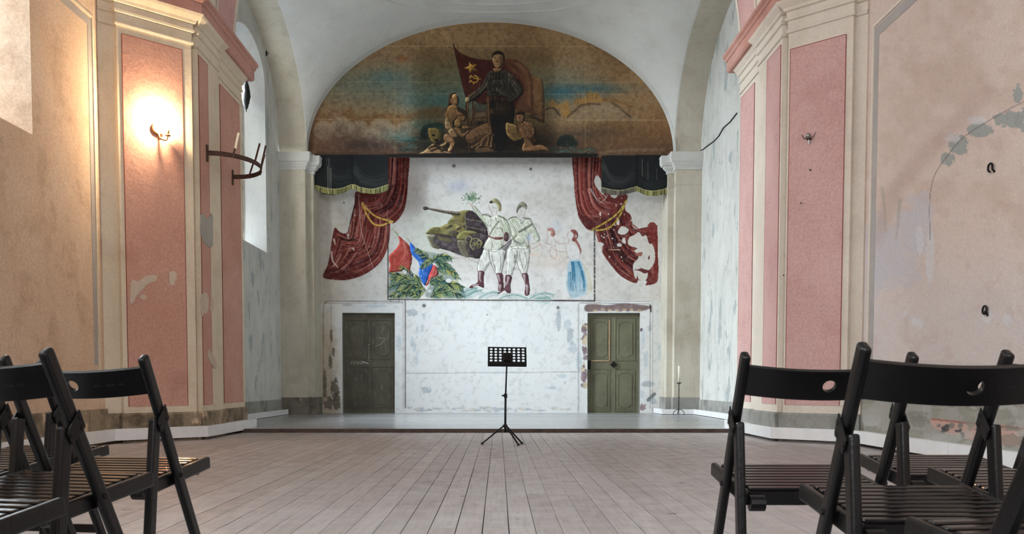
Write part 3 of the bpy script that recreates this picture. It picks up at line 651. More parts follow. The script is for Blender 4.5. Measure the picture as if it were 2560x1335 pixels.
# tank
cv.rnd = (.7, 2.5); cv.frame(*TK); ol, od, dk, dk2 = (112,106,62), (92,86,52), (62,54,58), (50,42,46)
for i in range(30): x = RNG.uniform(560,1060); cv.stroke([(x,760+.22*(x-560)+RNG.uniform(-20,60)),(x+RNG.uniform(60,150),765+.22*(x-560)+RNG.uniform(0,70))], 1.0, (150,136,136), .35, smooth=False)
cv.poly([(690,470),(790,475),(890,540),(1000,560),(1125,600),(1090,700),(1040,835),(960,838),(850,820),(700,765),(600,735),(560,690),(540,600),(600,560)], dk)
cv.poly([(735,345),(800,340),(870,325),(950,330),(1005,375),(1065,440),(1112,520),(1125,600),(1000,565),(880,545),(790,490),(700,470),(690,452),(722,410),(745,395),(728,375)], dk2, smooth=False)
cv.poly([(735,350),(800,342),(870,327),(930,330),(880,372),(868,440),(880,500),(800,490),(700,468),(692,452),(725,412),(748,395)], ol, .95)
cv.poly([(690,470),(720,430),(870,435),(885,470),(800,478)], od, .7, 1); cv.strokes([[(690,455),(800,462),(880,470)],[(870,420),(1060,450)],[(880,500),(1100,545)],[(880,330),(870,430),(890,540)]], 1.2, (150,144,104), .6, smooth=False)
cv.poly([(425,292),(470,296),(640,325),(805,348),(805,382),(730,374),(600,348),(470,318),(428,318)], (84,74,64)); cv.stroke([(470,300),(640,330),(800,356)], 1.6, (140,132,118), .7); cv.poly([(425,290),(470,292),(474,320),(428,322)], (62,54,48))
cv.poly([(452,577),(520,512),(600,505),(690,470),(800,482),(888,540),(810,600),(720,602),(560,588)], ol); cv.poly([(470,570),(530,520),(600,512),(600,560),(540,590)], od, .8, 1)
for P in ([(655,515),(700,480),(745,490),(700,522)],[(770,530),(800,500),(840,510),(800,545)],[(690,560),(760,545),(810,575),(750,592)]): cv.poly(P, dk, .75, .5)
cv.poly([(655,508),(690,482),(720,486),(690,512)], (140,134,84), .8); cv.poly([(765,520),(795,495),(830,505),(795,530)], (140,134,84), .8)
cv.poly([(575,610),(680,625),(740,660),(660,660),(590,640)], ol, .7, 1.5); cv.stroke([(460,578),(560,588),(720,605),(810,640)], 1.4, dk2, .9)
cv.poly([(465,598),(540,600),(556,680),(608,738),(530,732),(490,680)], (118,116,92)); cv.poly([(792,655),(880,660),(900,750),(925,832),(850,818),(812,740)], (112,108,84))
for k in range(9):
    cv.stroke([(480+k*7,618+k*13),(548+k*6,622+k*12)], 1.4, dk, .75, smooth=False); cv.stroke([(795+k*6,668+k*17),(884+k*4,672+k*18)], 1.5, dk, .75, smooth=False)
cv.poly([(785,610),(850,552),(920,546),(1010,570),(920,595),(860,648),(795,640)], ol); cv.stroke([(785,612),(850,556),(920,550)], 1.2, (150,146,96), .8)
cv.poly([(890,610),(1060,620),(1080,690),(1035,832),(960,836),(910,760)], dk2)
for (cx, cy, r) in ((910,640,34),(985,690,58),(1030,680,26)): cv.stroke([(cx+r*math.cos(t), cy+r*1.1*math.sin(t)) for t in np.linspace(2,6.9,12)], 1.8, (138,132,88), .9)
for t in np.linspace(0, 5.5, 7): cv.stroke([(980,690),(980+58*math.cos(t),690+60*math.sin(t))], 1.6, (128,122,82), .8, smooth=False)
for i in range(10): x = RNG.uniform(600,780); cv.blob(x, 660+RNG.uniform(0,70), 12, 8, (98,92,96), .5)
# flags
cv.frame(*FG)
cv.strokes([[(140,80),(190,130),(245,200)],[(180,150),(230,160),(245,200)],[(390,240),(430,270),(460,330)]], 1.6, (150,156,120), .7); cv.blob(205,140,30,16,(160,164,120),.5)
cv.poly([(250,205),(330,270),(420,350),(470,430),(492,560),(490,680),(465,780),(470,910),(420,830),(250,840),(95,850),(110,720),(90,640),(95,560),(170,480),(240,400),(275,310)], (160,62,54))
cv.folds([(330,290),(360,480),(300,620),(180,720)], [(430,400),(470,600),(430,700),(300,820)], 9, [(186,92,80),(128,44,40),(192,104,92)], 2.2, .7)
cv.poly([(460,330),(560,420),(640,470),(720,560),(795,640),(855,700),(862,760),(800,900),(765,1000),(725,1080),(690,1060),(650,980),(610,880),(628,760),(602,660),(540,590),(480,510)], (40,92,178))
cv.folds([(500,430),(640,640),(680,800),(700,1000)], [(640,520),(790,700),(780,850),(730,1020)], 7, [(58,118,206),(28,70,150)], 2.2, .6)
for (x, y) in ((645,680),(810,715),(680,815),(655,915)): cv.blob(x, y, 9, 14, (225,232,240), .9)
cv.poly([(870,720),(930,760),(962,830),(950,900),(890,940),(810,1000),(780,1060),(730,1092),(770,1000),(792,900),(840,800)], (170,58,60)); cv.strokes([[(890,770),(850,880),(800,980)],[(930,800),(900,900)]], 2, (206,130,124), .7)
cv.rnd = None
# palm fronds
def frond(p0, p1, sag, ln, n, cols, w=1.15, a=.95):
    n = int(n*1.9); ln *= 1.15
    p0, p1 = np.asarray(p0, float), np.asarray(p1, float); mid = (p0+p1)/2+np.array([0, -sag]); d = p1-p0; L = np.linalg.norm(d)
    q = lambda t: p0*(1-t)**2+mid*2*t*(1-t)+p1*t*t
    for i in range(n):
        t = (i+.6)/n; c = q(t); e = q(min(1, t+.05))-q(max(0, t-.05)); e /= np.linalg.norm(e)+1e-6; s_ = 1.2*ln*(1-.55*t)*RNG.uniform(.8,1.15)
        for sgn in (-1, 1):
            nrm = np.array([-e[1], e[0]])*sgn; tip = c+e*s_*.75+nrm*s_*.62+np.array([0, s_*.28])
            cv.stroke([c, (c+tip)/2+nrm*s_*.08, tip], 1.25*w*RNG.uniform(.7,1.3), cols[RNG.randint(len(cols))], a, w1=.5)
    cv.stroke([q(t) for t in np.linspace(0,1,7)], 1.2, cols[0], a)
G1 = [(26,52,50),(44,84,78),(176,174,92),(150,156,80),(66,108,96),(22,42,44),(112,134,84)]
for P in ([(95,1290),(90,1000),(160,880),(420,900),(620,1080),(720,1160),(560,1300)], [(760,1290),(820,1060),(1000,960),(1120,1040),(1380,1170),(1390,1300)], [(640,480),(820,500),(1120,560),(1180,640),(960,700),(760,620)], [(930,700),(1120,690),(1290,900),(1180,1010),(980,980)]):
    cv.poly(P, (40,70,62), .42, 2.2)
for (p0, p1, sg_, ln, n) in (((800,650),(560,450),60,90,11),((860,640),(1190,610),120,90,13),((890,660),(650,770),90,80,11),((900,680),(1310,970),170,110,15),((930,800),(1290,900),90,90,12),((650,1100),(130,990),180,110,16),((650,1090),(290,750),70,100,12),
        ((740,1170),(110,1290),190,120,18),((700,1110),(250,1300),110,110,14),((540,1090),(100,1120),90,100,13),((470,1000),(100,880),70,90,11),((820,1070),(1110,1030),70,90,11),((800,1050),(1030,930),60,80,10),((850,1210),(1390,1130),140,120,17),
        ((860,1210),(1390,1290),130,110,16),((820,1290),(1130,1210),60,90,11),((720,1190),(540,1300),60,90,10),((1090,1050),(1390,1120),60,90,11),((560,900),(650,1070),10,60,8),((640,1290),(360,1200),60,80,10)):
    frond(p0, p1, sg_, ln, n, G1)
cv.poly([(1085,990),(1130,960),(1190,990),(1150,1030),(1100,1020)], (222,226,228), .95); cv.poly([(320,830),(370,805),(400,850),(370,885)], (212,214,214), .9); cv.blob(800,1180,34,34,(214,220,222),.8,rag=1)
for i in range(16): cv.blob(RNG.uniform(620,860), RNG.uniform(1080,1240), 8, 8, (220,226,230), .8)
cv.frame(*SO); TE = [(60,126,122),(96,158,150),(44,100,104)]
for (p0, p1, sg_) in (((40,1285),(235,1190),40),((20,1230),(180,1170),30),((200,1280),(420,1215),50),((420,1285),(730,1285),90),((740,1285),(1005,1240),70),((1000,1290),(820,1285),20)): frond(p0, p1, sg_, 52, 7, TE, .75, .75)
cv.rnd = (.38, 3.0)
# soldiers (line drawing washed with pale khaki)
K, K2, LN = (204,207,194), (190,195,178), (66,68,62)
cv.poly([(130,282),(160,280),(230,368),(340,405),(400,380),(480,410),(515,450),(545,560),(535,620),(480,645),(470,700),(400,768),(258,742),(265,690),(312,600),(290,510),(240,440),(180,370)], K, .9)
cv.poly([(265,740),(310,760),(455,760),(475,850),(450,1005),(390,1012),(370,940),(320,900),(262,990),(195,985),(200,880),(240,790)], (212,214,208), .85)
cv.poly([(522,430),(600,400),(680,440),(755,410),(795,490),(862,640),(820,662),(765,570),(738,640),(742,730),(650,742),(548,727),(560,640),(562,560)], K2, .85)
cv.poly([(540,730),(742,732),(748,830),(722,1005),(660,1012),(612,880),(562,1022),(495,1032),(507,880)], (206,208,200), .85)
cv.poly([(130,282),(158,282),(225,370),(270,420),(285,500),(240,440),(180,360)], (166,178,150), .6, 1.2); cv.poly([(460,500),(520,470),(545,580),(500,640)], (166,178,150), .6, 2)
cv.strokes([[(130,282),(180,370),(245,445),(300,520),(325,600)],[(155,278),(215,345),(250,380)],[(250,380),(300,365),(340,405)],[(405,380),(480,410),(515,450),(548,560),(535,640)],[(430,440),(390,490),(350,530),(315,600)],[(312,605),(265,690),(258,742),(330,768),(400,768),(470,705)],[(360,500),(400,525),(440,510)],[(275,460),(300,490),(330,488)],
    [(240,790),(200,880),(193,985),(260,992)],[(310,765),(330,890),(390,1010)],[(470,770),(478,860),(450,1005)],[(320,900),(280,960),(262,990)],[(340,800),(360,900),(380,960)],[(430,800),(440,900),(430,980)],[(345,640),(345,700),(340,765)],[(440,650),(452,700)],
    [(525,430),(560,480),(600,540),(610,600),(560,640)],[(600,402),(650,430),(660,470),(690,440),(752,412)],[(755,420),(800,500),(862,640),(822,662)],[(640,560),(700,530),(780,480)],[(560,640),(552,727),(650,742),(742,730),(738,640)],[(600,600),(650,650),(710,690),(730,740)],[(610,760),(600,880),(560,1022)],[(610,880),(640,960),(660,1010)],[(748,740),(750,830),(722,1005)],[(510,880),(495,1030)],[(700,780),(720,880),(690,980)],[(640,770),(650,850),(680,950)]], .9, LN, .8)
T1 = [(130,282),(160,280),(230,368),(340,405),(400,380),(480,410),(515,450),(545,560),(535,620),(480,645),(470,700),(400,768),(258,742),(265,690),(312,600),(290,510),(240,440),(180,370)]
cv.hatch(T1, 150, (.3,1), 42, [(112,116,92),(140,146,116),(228,230,222)], .8, .5); cv.hatch([(430,400),(480,410),(515,450),(545,560),(535,620),(470,640),(440,560)], 60, (.2,1), 46, [(84,92,74),(110,118,92)], .9, .5)
cv.hatch([(265,740),(310,760),(455,760),(475,850),(450,1005),(390,1012),(370,940),(320,900),(262,990),(195,985),(200,880),(240,790)], 110, (-.15,1), 60, [(150,150,146),(110,110,106),(232,232,230)], .8, .4); cv.hatch([(310,790),(340,800),(395,1000),(370,940),(330,890)], 30, (.3,1), 60, [(84,84,80)], .9, .5)
cv.hatch([(522,430),(600,400),(680,440),(755,410),(795,490),(862,640),(820,662),(765,570),(738,640),(742,730),(650,742),(548,727),(560,640),(562,560)], 140, (.4,1), 40, [(92,98,80),(120,128,102),(216,220,206)], .9, .5); cv.hatch([(560,600),(640,640),(720,690),(740,730),(550,725)], 40, (1,.3), 40, [(70,72,62)], .9, .5)
cv.hatch([(540,730),(742,732),(748,830),(722,1005),(660,1012),(612,880),(562,1022),(495,1032),(507,880)], 110, (.1,1), 60, [(146,146,140),(104,104,98),(228,228,224)], .8, .45); cv.hatch([(590,770),(625,780),(615,880),(580,1000),(565,1010)], 30, (-.1,1), 60, [(78,78,72)], .9, .5)
cv.strokes([[(245,385),(260,372),(330,395)],[(420,390),(470,410),(505,435)],[(525,425),(560,405),(605,400)],[(690,410),(755,420)]], 2.6, (92,94,80), .75)
cv.stroke([(640,560),(700,525),(780,475)], 4.0, (88,92,80), .75); cv.stroke([(420,440),(370,510),(320,595)], 1.6, (96,88,70), .8)
cv.stroke([(305,605),(370,628),(455,625)], 3.2, (108,76,66), .85); cv.poly([(370,618),(450,615),(455,640),(375,642)], (104,58,52), .9); cv.poly([(478,575),(505,560),(528,600),(520,655),(490,662),(470,630)], (70,46,48), .95, .6)
cv.poly([(440,735),(550,640),(562,662),(496,772)], (122,116,118), .95, smooth=False); cv.strokes([[(445,735),(555,645)],[(500,770),(480,860)]], 1.4, (52,44,48), .9); cv.blob(490,820,10,40,(70,58,62),.8)
cv.poly([(570,620),(640,640),(660,690),(590,670)], (80,74,66), .7, 1); cv.poly([(590,640),(640,600),(700,640),(680,690)], K2, .9)
BT, BL = (82,48,54), (178,164,168)
for P in ([(195,985),(262,990),(256,1060),(260,1130),(252,1162),(190,1140),(130,1167),(100,1157),(130,1130),(190,1098)], [(392,1012),(460,1012),(470,1100),(472,1180),(432,1196),(412,1182),(415,1100)], [(492,1030),(560,1040),(545,1130),(550,1212),(510,1216),(480,1192),(420,1226),(405,1216),(480,1160)], [(663,1016),(728,1010),(745,1100),(755,1180),(746,1236),(712,1246),(695,1220),(702,1120)]): cv.poly(P, BT)
for P in ([(215,1000),(212,1060),(225,1090)],[(410,1030),(430,1090)],[(430,1140),(432,1185)],[(520,1050),(510,1120)],[(490,1110),(500,1140)],[(690,1030),(700,1090)],[(720,1140),(722,1230)],[(150,1140),(200,1125)]): cv.stroke(P, 5, BL, .85, w1=1.5)
cv.poly([(320,236),(355,206),(400,205),(442,258),(445,322),(418,338),(405,290),(380,250),(340,247)], (156,152,112), .95); cv.poly([(318,232),(345,222),(350,250),(322,252)], (54,46,38)); cv.poly([(370,208),(400,206),(440,258),(440,320),(425,330),(425,280)], (104,98,70), .7, 1)
cv.poly([(608,340),(615,300),(640,250),(682,236),(722,275),(716,318),(672,290),(632,322),(620,360)], (92,88,76), .9); cv.strokes([[(640,255),(680,280),(716,300)],[(650,245),(700,262)]], 1.6, (178,176,150), .8)
cv.strokes([[(310,262),(318,300),(340,345),(350,395)],[(400,330),(390,380)],[(345,290),(370,300)],[(612,340),(622,380),(640,400)],[(712,320),(690,380),(672,420)],[(650,340),(670,345)]], 1.0, (150,132,122), .7)
# bouquet, hands, child, woman
for i in range(230):
    r_, t = abs(RNG.normal(0,.5)), RNG.uniform(0,6.28); x, y = 125+105*r_*math.cos(t), 195+62*r_*math.sin(t); cv.stroke([(x,y),(x+RNG.uniform(-14,14),y+RNG.uniform(-12,10))], 1.3, [(96,128,98),(70,104,78),(140,158,128)][i%3], .75, smooth=False)
cv.stroke([(105,250),(125,285),(150,280)], 2, (190,160,140), .7)
FL = (176,140,126)
cv.strokes([[(705,680),(760,690),(830,680),(880,700)],[(720,710),(780,740),(860,700)],[(850,660),(880,720),(885,745)],[(945,540),(935,570),(945,605)],[(960,610),(930,680),(985,700),(1025,720)],[(1010,620),(1030,680),(1020,720)],[(985,720),(1060,770),(1150,775)],[(1030,660),(1090,690),(1150,680)],[(980,720),(970,800),(1010,850)],[(1030,740),(1040,820),(1000,860)],[(1170,560),(1155,610),(1175,650),(1160,690)],[(1140,700),(1150,780),(1165,850),(1190,880)],[(1240,690),(1285,760),(1290,860)],[(1140,830),(1160,850)],[(1170,690),(1240,690)]], 1.1, FL, .75)
cv.blob(800,800,60,18,(214,184,156),.5); cv.blob(1030,830,70,20,(216,196,180),.35); cv.blob(740,625,22,36,(150,164,196),.8)
cv.poly([(945,525),(990,515),(1020,545),(1025,590),(1000,612),(975,590),(985,555),(950,548)], (158,96,88), .85, .5)
cv.poly([(1195,540),(1235,535),(1270,575),(1268,625),(1245,645),(1225,665),(1205,640),(1225,600),(1215,570),(1196,560)], (112,54,52), .92); cv.stroke([(1235,640),(1265,680),(1285,720),(1300,770),(1292,800)], 5, (128,66,60), .85, w1=2.5); cv.blob(1250,605,9,16,(214,204,196),.9)
cv.poly([(1165,700),(1240,690),(1290,760),(1295,860),(1175,880),(1150,800)], (216,216,216), .6, 1); cv.stroke([(1165,830),(1210,870),(1280,850)], 1.2, (130,160,176), .7)
cv.poly([(1172,880),(1300,868),(1340,960),(1372,1100),(1362,1215),(1300,1250),(1200,1270),(1148,1150),(1155,1000)], (164,192,206), .85, 1)
cv.folds([(1180,890),(1170,1000),(1165,1120),(1180,1200)], [(1290,880),(1330,980),(1355,1100),(1350,1200)], 16, [(44,112,150),(30,92,130),(120,168,192)], 2.6, .8)
cv.poly([(1310,880),(1370,980),(1420,1130),(1415,1200),(1370,1230),(1375,1100),(1340,960)], (206,200,166), .5, 1.5); cv.stroke([(1310,880),(1370,980),(1420,1130),(1410,1200)], 1, (170,164,120), .5)
cv.rnd = None
# painted curtains
MR = [(48,15,16),(150,72,62),(182,112,100),(104,36,32),(36,10,12),(122,46,40),(60,20,20)]
def curtain(P, flake, base=(98,38,34)): cv.poly(P, base, 1, 0, True, flake, 5)
cv.frame(*C7)
curtain([(862,60),(1020,60),(1018,300),(1010,420),(990,520),(950,590),(905,632),(880,630),(872,700),(862,800),(835,880),(790,950),(720,1010),(640,1052),(540,1080),(450,1080),(345,1058),(380,960),(400,850),(415,750),(430,682),(442,665),(465,690),(500,710),(527,708),(547,690),(562,640),(577,560),(592,480),(605,380),(700,390),(780,380),(862,360)], .0)
cv.folds([(1012,80),(1012,330),(985,510),(890,622)], [(868,80),(850,330),(770,450),(650,470)], 12, MR, 7, .55); cv.folds([(868,660),(858,800),(780,940),(620,1050)], [(610,420),(565,600),(530,740),(440,690)], 12, MR, 7, .55)
cv.folds([(1012,80),(1012,330),(985,510),(890,622)], [(868,80),(850,330),(770,450),(650,470)], 34, MR, 2.6, .8)
cv.folds([(868,660),(858,800),(780,940),(620,1050)], [(610,420),(565,600),(530,740),(440,690)], 20, MR, 3.0, .8)
cv.folds([(860,700),(830,880),(700,1000),(480,1070)], [(590,520),(560,740),(480,720),(430,740)], 22, MR, 2.8, .75)
cv.folds([(640,900),(560,1010),(480,1050),(380,1050)], [(440,720),(430,800),(410,880),(390,960)], 14, [(176,120,110),(60,22,22),(120,52,46)], 3.0, .75)
cv.poly([(345,1058),(365,1000),(420,985),(540,1010),(640,1040),(540,1078),(450,1080)], (66,24,24), .55, 2)
cv.strokes([[(410,860),(420,930),(460,980)],[(430,760),(440,800)],[(540,720),(545,750)],[(580,830),(590,840)]], 4, (206,190,180), .85, w1=2)
cv.stroke([(625,400),(645,680),(690,830),(740,985)], .9, (214,196,186), .7); cv.strokes([[(862,620),(850,560),(860,520)],[(905,630),(912,660)]], 1, (210,190,180), .6)
for P in ([(655,470),(700,525),(770,580),(895,618)],[(655,470),(690,560),(740,632),(800,648),(850,632),(895,618)]): cv.stroke(P, 3.4, (170,128,52), 1); cv.stroke(P, 3.0, (222,184,92), .8, dash=1)
for i in range(44): t = RNG.rand(); cv.blob(RNG.uniform(420,990), RNG.uniform(250,1040), RNG.uniform(2,7), RNG.uniform(2,8), (206,190,182), .0 if t > .8 else .75)
cv.frame(*C8)
curtain([(750,60),(965,60),(965,380),(1000,385),(1160,400),(1168,450),(1150,520),(1200,570),(1215,670),(1228,682),(1300,665),(1400,648),(1411,650),(1413,850),(1419,1000),(1405,1100),(1320,1123),(1325,1090),(1262,1080),(1246,1106),(1190,1092),(1110,1042),(1040,962),(990,892),(970,852),(985,792),(950,792),(930,742),(912,690),(880,687),(840,666),(790,592),(775,540),(760,450),(748,300)], .0)
cv.folds([(755,80),(765,400),(800,560),(890,680)], [(960,80),(945,330),(1000,450),(1120,470)], 12, MR, 7, .55); cv.folds([(930,700),(985,860),(1080,1000),(1230,1095)], [(1160,470),(1190,620),(1290,680),(1400,670)], 12, MR, 7, .55)
cv.folds([(755,80),(765,400),(800,560),(890,680)], [(960,80),(945,330),(1000,450),(1120,470)], 34, MR, 2.6, .8)
cv.folds([(930,700),(985,860),(1080,1000),(1230,1095)], [(1160,470),(1190,620),(1290,680),(1400,670)], 26, MR, 3.0, .8)
cv.folds([(990,700),(1060,900),(1160,1030),(1250,1090)], [(1190,640),(1270,760),(1390,820),(1405,1060)], 22, MR, 2.8, .75)
cv.poly([(790,560),(900,590),(1060,560),(1140,480),(1110,600),(1000,660),(900,682),(840,660)], (62,22,22), .6, 2); cv.poly([(1330,660),(1405,655),(1410,1000),(1390,1080),(1385,900)], (112,40,36), .9)
HL = (206,202,196)
for P in ([(1188,745),(1232,722),(1262,700),(1290,735),(1322,728),(1344,790),(1372,800),(1392,872),(1386,940),(1342,1002),(1268,990),(1240,1075),(1216,965),(1262,900),(1228,850),(1250,830),(1180,800)], [(1095,700),(1130,655),(1182,680),(1160,715),(1120,720)], [(930,250),(962,290),(966,372),(988,402),(940,362),(908,300)], [(930,790),(960,782),(985,800),(950,822)], [(1255,1000),(1330,1010),(1320,1080),(1262,1075)], [(1085,610),(1105,602),(1108,640),(1088,640)], [(1040,400),(1090,405),(1080,430),(1050,425)], [(950,545),(960,540),(962,570),(952,568)], [(1090,795),(1120,790),(1125,812),(1095,815)], [(1130,760),(1150,745),(1160,790),(1135,785)]): cv.poly(P, HL, 1, .0)
cv.poly([(1225,1000),(1300,995),(1345,1012),(1310,1030),(1268,1010)], (84,30,28), .9); cv.poly([(1240,870),(1290,860),(1280,892),(1230,885)], (140,74,64), .9); cv.poly([(1335,905),(1352,885),(1345,922)], (84,30,28), .9)
for i in range(70): x, y = RNG.uniform(900,1250), RNG.uniform(250,1040); cv.blob(x, y, RNG.uniform(2,9), RNG.uniform(2,8), HL, .85 if (x-760)*.9+230 < y+520 else 0, rag=1)
cv.strokes([[(960,380),(1000,430),(950,470)],[(880,360),(930,440),(990,480)]], 3, HL, .6, w1=1)
for P in ([(1165,450),(1100,545),(1000,622),(890,684)],[(1160,455),(1112,570),(1040,658),(960,684),(890,684)]): cv.stroke(P, 3.2, (128,104,44), 1); cv.stroke(P, 2.8, (196,166,74), .8, dash=1)
cv.stroke([(1025,840),(1115,842)], 1.2, (226,200,170), .9); cv.stroke([(860,570),(960,580)], .8, (200,170,150), .6)
# painted frame lines of the mural
cv.frame(); FR = (58,50,50)
cv.stroke([(970.5,556),(970.5,749)], 2.2, FR, .85, smooth=False); cv.stroke([(970,748.5),(1200,750.5),(1383,751.5)], 2.6, (96,92,90), .9, smooth=False); cv.stroke([(970,746),(1383,749)], 1.0, (226,228,230), .8, smooth=False)
cv.stroke([(1383,751.5),(1487,752.5)], 2.6, FR, .9, smooth=False, dash=0); cv.stroke([(1486.5,574),(1486.5,752)], 3.0, FR, .85, smooth=False); cv.stroke([(815,753),(970,752)], 1.0, (120,110,106), .6, smooth=False)
for y in np.arange(600, 745, 17): cv.blob(1486.5, y+RNG.uniform(-5,5), 2.5, 1.6, (200,196,192), .9)
cv.blend(A, .18*sstep(n3, .55, .8), (150,142,136)); cv.blend(A, .14*sstep(n3, .6, .3), (236,236,236))
M['mural'] = painted('mural_paint', .22, .85, 70)
wb = struct(MB().add([(-3.95,YB+.01,5.3),(3.95,YB+.01,5.3),(3.95,YB+.01,8.3),(-3.95,YB+.01,8.3)], [(0,1,2,3)]).build('wall_back', M['vault']), 'end wall painted with a mural of tank, soldiers, flags and red curtains', 'wall')
MB().box(-4.1,-3.92,19.55,YB+.12,4.9,8.6).box(3.92,4.1,19.55,YB+.12,4.9,8.6).box(-4.1,4.1,19.55,YB+.12,8.5,8.7).box(-4.1,4.1,YB+.05,YB+.12,5.3,8.6).build('recess_lining', M['vault'], wb)
DL, DR = (856.5, 987.5, 782.5), (1468.5, 1600.0, 782.5)
keep = lambda x, y: ~(((x > DL[0])&(x < DL[1])&(y > DL[2]))|((x > DR[0])&(x < DR[1])&(y > DR[2])))
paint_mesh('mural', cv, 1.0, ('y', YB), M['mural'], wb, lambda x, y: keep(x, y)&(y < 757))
paint_mesh('lower_plaster', cv, 1.6, ('y', YB+.0015), M['mural'], wb, lambda x, y: keep(x, y)&(y > 753))

# ------------------------------------------------------------------ painted lunette with valances, on boards across the arch
GG, C5, C6, WO = (1000,80,4.171), (560,0,3.179), (1280,0,3.179), (1080,220,7.856)
cv = Canvas(752, 40, 1706, 494, 2.0, (126,103,76)); n1 = cv.fbm(110, 41); n2 = cv.fbm(24, 42); n3 = cv.fbm(7, 43); ns = fbm(cv.h, max(4, cv.w//14), 7, 44)
YY, XX = np.meshgrid(np.linspace(cv.y0, cv.y1, cv.h), np.linspace(cv.x0, cv.x1, cv.w), indexing='ij'); A = (slice(None), slice(None))
cv.blend(A, sstep(YY+40*(n1-.5), 60, 170)*.5, (124,102,76)); cv.blend(A, .4*sstep(n1,.4,.7), (96,74,50))
cv.blend(A, .75*np.exp(-((YY-215-30*(n1-.5))/52)**2)*np.clip(1-np.abs((XX-1120)/430)**3,0,1), (84,100,94))
cv.blend(A, .8*np.exp(-((XX-1110)/95)**2-((YY-252)/30)**2), (54,106,122)); cv.blend(A, .85*np.exp(-((XX-1385)/60)**2-((YY-232)/18)**2), (44,84,100)); cv.blend(A, .7*np.exp(-((XX-1480)/90)**2-((YY-222)/14)**2), (54,84,92)); cv.blend(A, .4*np.exp(-((XX-965)/40)**2-((YY-195)/16)**2), (70,112,120))
cv.blend(A, .8*sstep(YY+30*(n1-.5), 300, 380), (74,56,46)); cv.blend(A, .7*np.exp(-((XX-1560)/100)**2-((YY-330)/50)**2), (100,76,52))
cv.blend(A, .75*np.exp(-((XX-1250)/170)**2-((YY-360)/40)**2), (24,22,22)); cv.blend(A, .6*np.exp(-((XX-800)/60)**2-((YY-330)/60)**2), (104,74,56)); cv.blend(A, .5*np.exp(-((XX-1660)/40)**2-((YY-320)/60)**2), (104,76,52))
cv.frame(*C5)
cv.poly([(920,990),(960,880),(1010,850),(1040,910),(1120,930),(1290,900),(1420,915),(1500,900),(1650,850),(1760,860),(1740,910),(1600,960),(1440,980),(1350,1000),(1100,1000)], (106,80,52), .7, 2.5)
for x in (980,1000,1160,1180,1200,1265,1290,1380,1420): cv.stroke([(x,920),(x,860+RNG.uniform(-30,20))], 1.6, (98,82,60), .55, w1=.6)
for (x, y, r) in ((935,1010,82),(790,1040,80),(1070,1035,78),(1250,1045,105),(1440,1020,58),(1530,1000,50),(1180,1080,60)):
    cv.poly([(x+r*math.cos(t), y+r*.95*math.sin(t)) for t in np.linspace(0,6.28,14)[:-1]], (138,126,108), .75, 3); cv.stroke([(x+r*math.cos(t), y+r*.95*math.sin(t)) for t in np.linspace(3.3,6.1,9)], 1.4, (160,148,128), .3, soft=.8)
    cv.poly([(x+r*.9*math.cos(t), y+r*.35+r*.8*math.sin(t)) for t in np.linspace(0,6.28,14)[:-1]], (86,70,60), .5, 6)
cv.blob(900,1140,230,50,(92,74,64),.6); cv.blob(1150,1150,190,50,(58,48,46),.75); cv.blob(1370,1060,120,50,(112,120,112),.6); cv.blob(1600,990,110,60,(72,120,122),.65); cv.blob(1440,1100,120,40,(64,104,106),.5)
for i in range(120):
    x, y = RNG.uniform(1320,1720), RNG.uniform(1090,1215); cv.stroke([(x,y),(x+30,y-RNG.uniform(4,14)),(x+70,y+4)], 1.6, [(30,72,74),(24,50,54),(56,104,102),(18,32,36)][i%4], .45, w1=.4)
cv.poly([(1560,1080),(1580,1010),(1660,980),(1740,985),(1770,1040),(1690,1010),(1630,1030),(1610,1110)], (20,44,50), .85, 1.5)
for i in range(40): x = RNG.uniform(1580,1760); cv.stroke([(x,985+abs(x-1670)*.2),(x+30,1030),(x+20,1080)], 1.2, (44,86,92), .45, w1=.4)
cv.frame(*C6)
cv.poly([(230,900),(300,860),(380,870),(420,930),(470,920),(560,840),(640,820),(780,815),(880,870),(970,930),(980,960),(250,960)], (118,104,84), .7, 3)
cv.poly([(300,855),(312,790),(335,800),(350,830),(390,830),(440,800),(458,900),(430,935),(400,930),(380,860)], (136,102,58), .7, .6); cv.poly([(500,825),(505,790),(580,778),(600,735),(618,735),(624,698),(632,735),(680,735),(700,770),(730,795),(700,815),(600,818),(560,835)], (132,100,56), .75, .6)
cv.stroke([(730,795),(820,800),(900,830),(960,850)], 5, (112,84,50), .7, w1=2); cv.strokes([[(440,930),(500,880),(570,830),(700,830)],[(800,820),(870,870),(940,930)],[(270,870),(330,860),(380,920)]], 3.5, (48,38,28), .6, soft=1)
for x in (600,640,670,520,545): cv.stroke([(x,740),(x,790)], 1.2, (92,64,34), .7)
cv.blob(740,870,150,40,(138,124,102),.5); cv.blob(600,1060,260,50,(66,58,50),.6); cv.poly([(360,1160),(380,1090),(430,1070),(490,1090),(520,1160)], (22,34,34), .8, 2)
for i in range(70): x, y = RNG.uniform(280,640), RNG.uniform(1175,1235); cv.stroke([(x,y),(x+25,y-8),(x+55,y+6)], 1.5, [(36,76,74),(22,48,48),(60,104,98)][i%3], .45, w1=.4)
cv.stroke([(700,1215),(900,1195),(1200,1190)], 5, (130,118,98), .4, soft=2)
# boards' seams, drips
cv.frame()
for (y, a) in ((115.5,.40),(205,.2),(235,.2),(299,.28),(80,.08)): cv.stroke([(752,y-1),(1228,y),(1706,y+2)], 1.6, (176,150,116), a, smooth=False)
for x in (987, 1463): cv.stroke([(x,60),(x,380)], 1.6, (150,128,98), .3, smooth=False)
for i in range(40): x = RNG.normal(1085,26); y = RNG.uniform(62,100); cv.stroke([(x,y),(x,y+RNG.uniform(4,28))], .6, (190,166,122), .3, smooth=False)
cv.blob(1005,147,14,8,(120,70,40),.6)
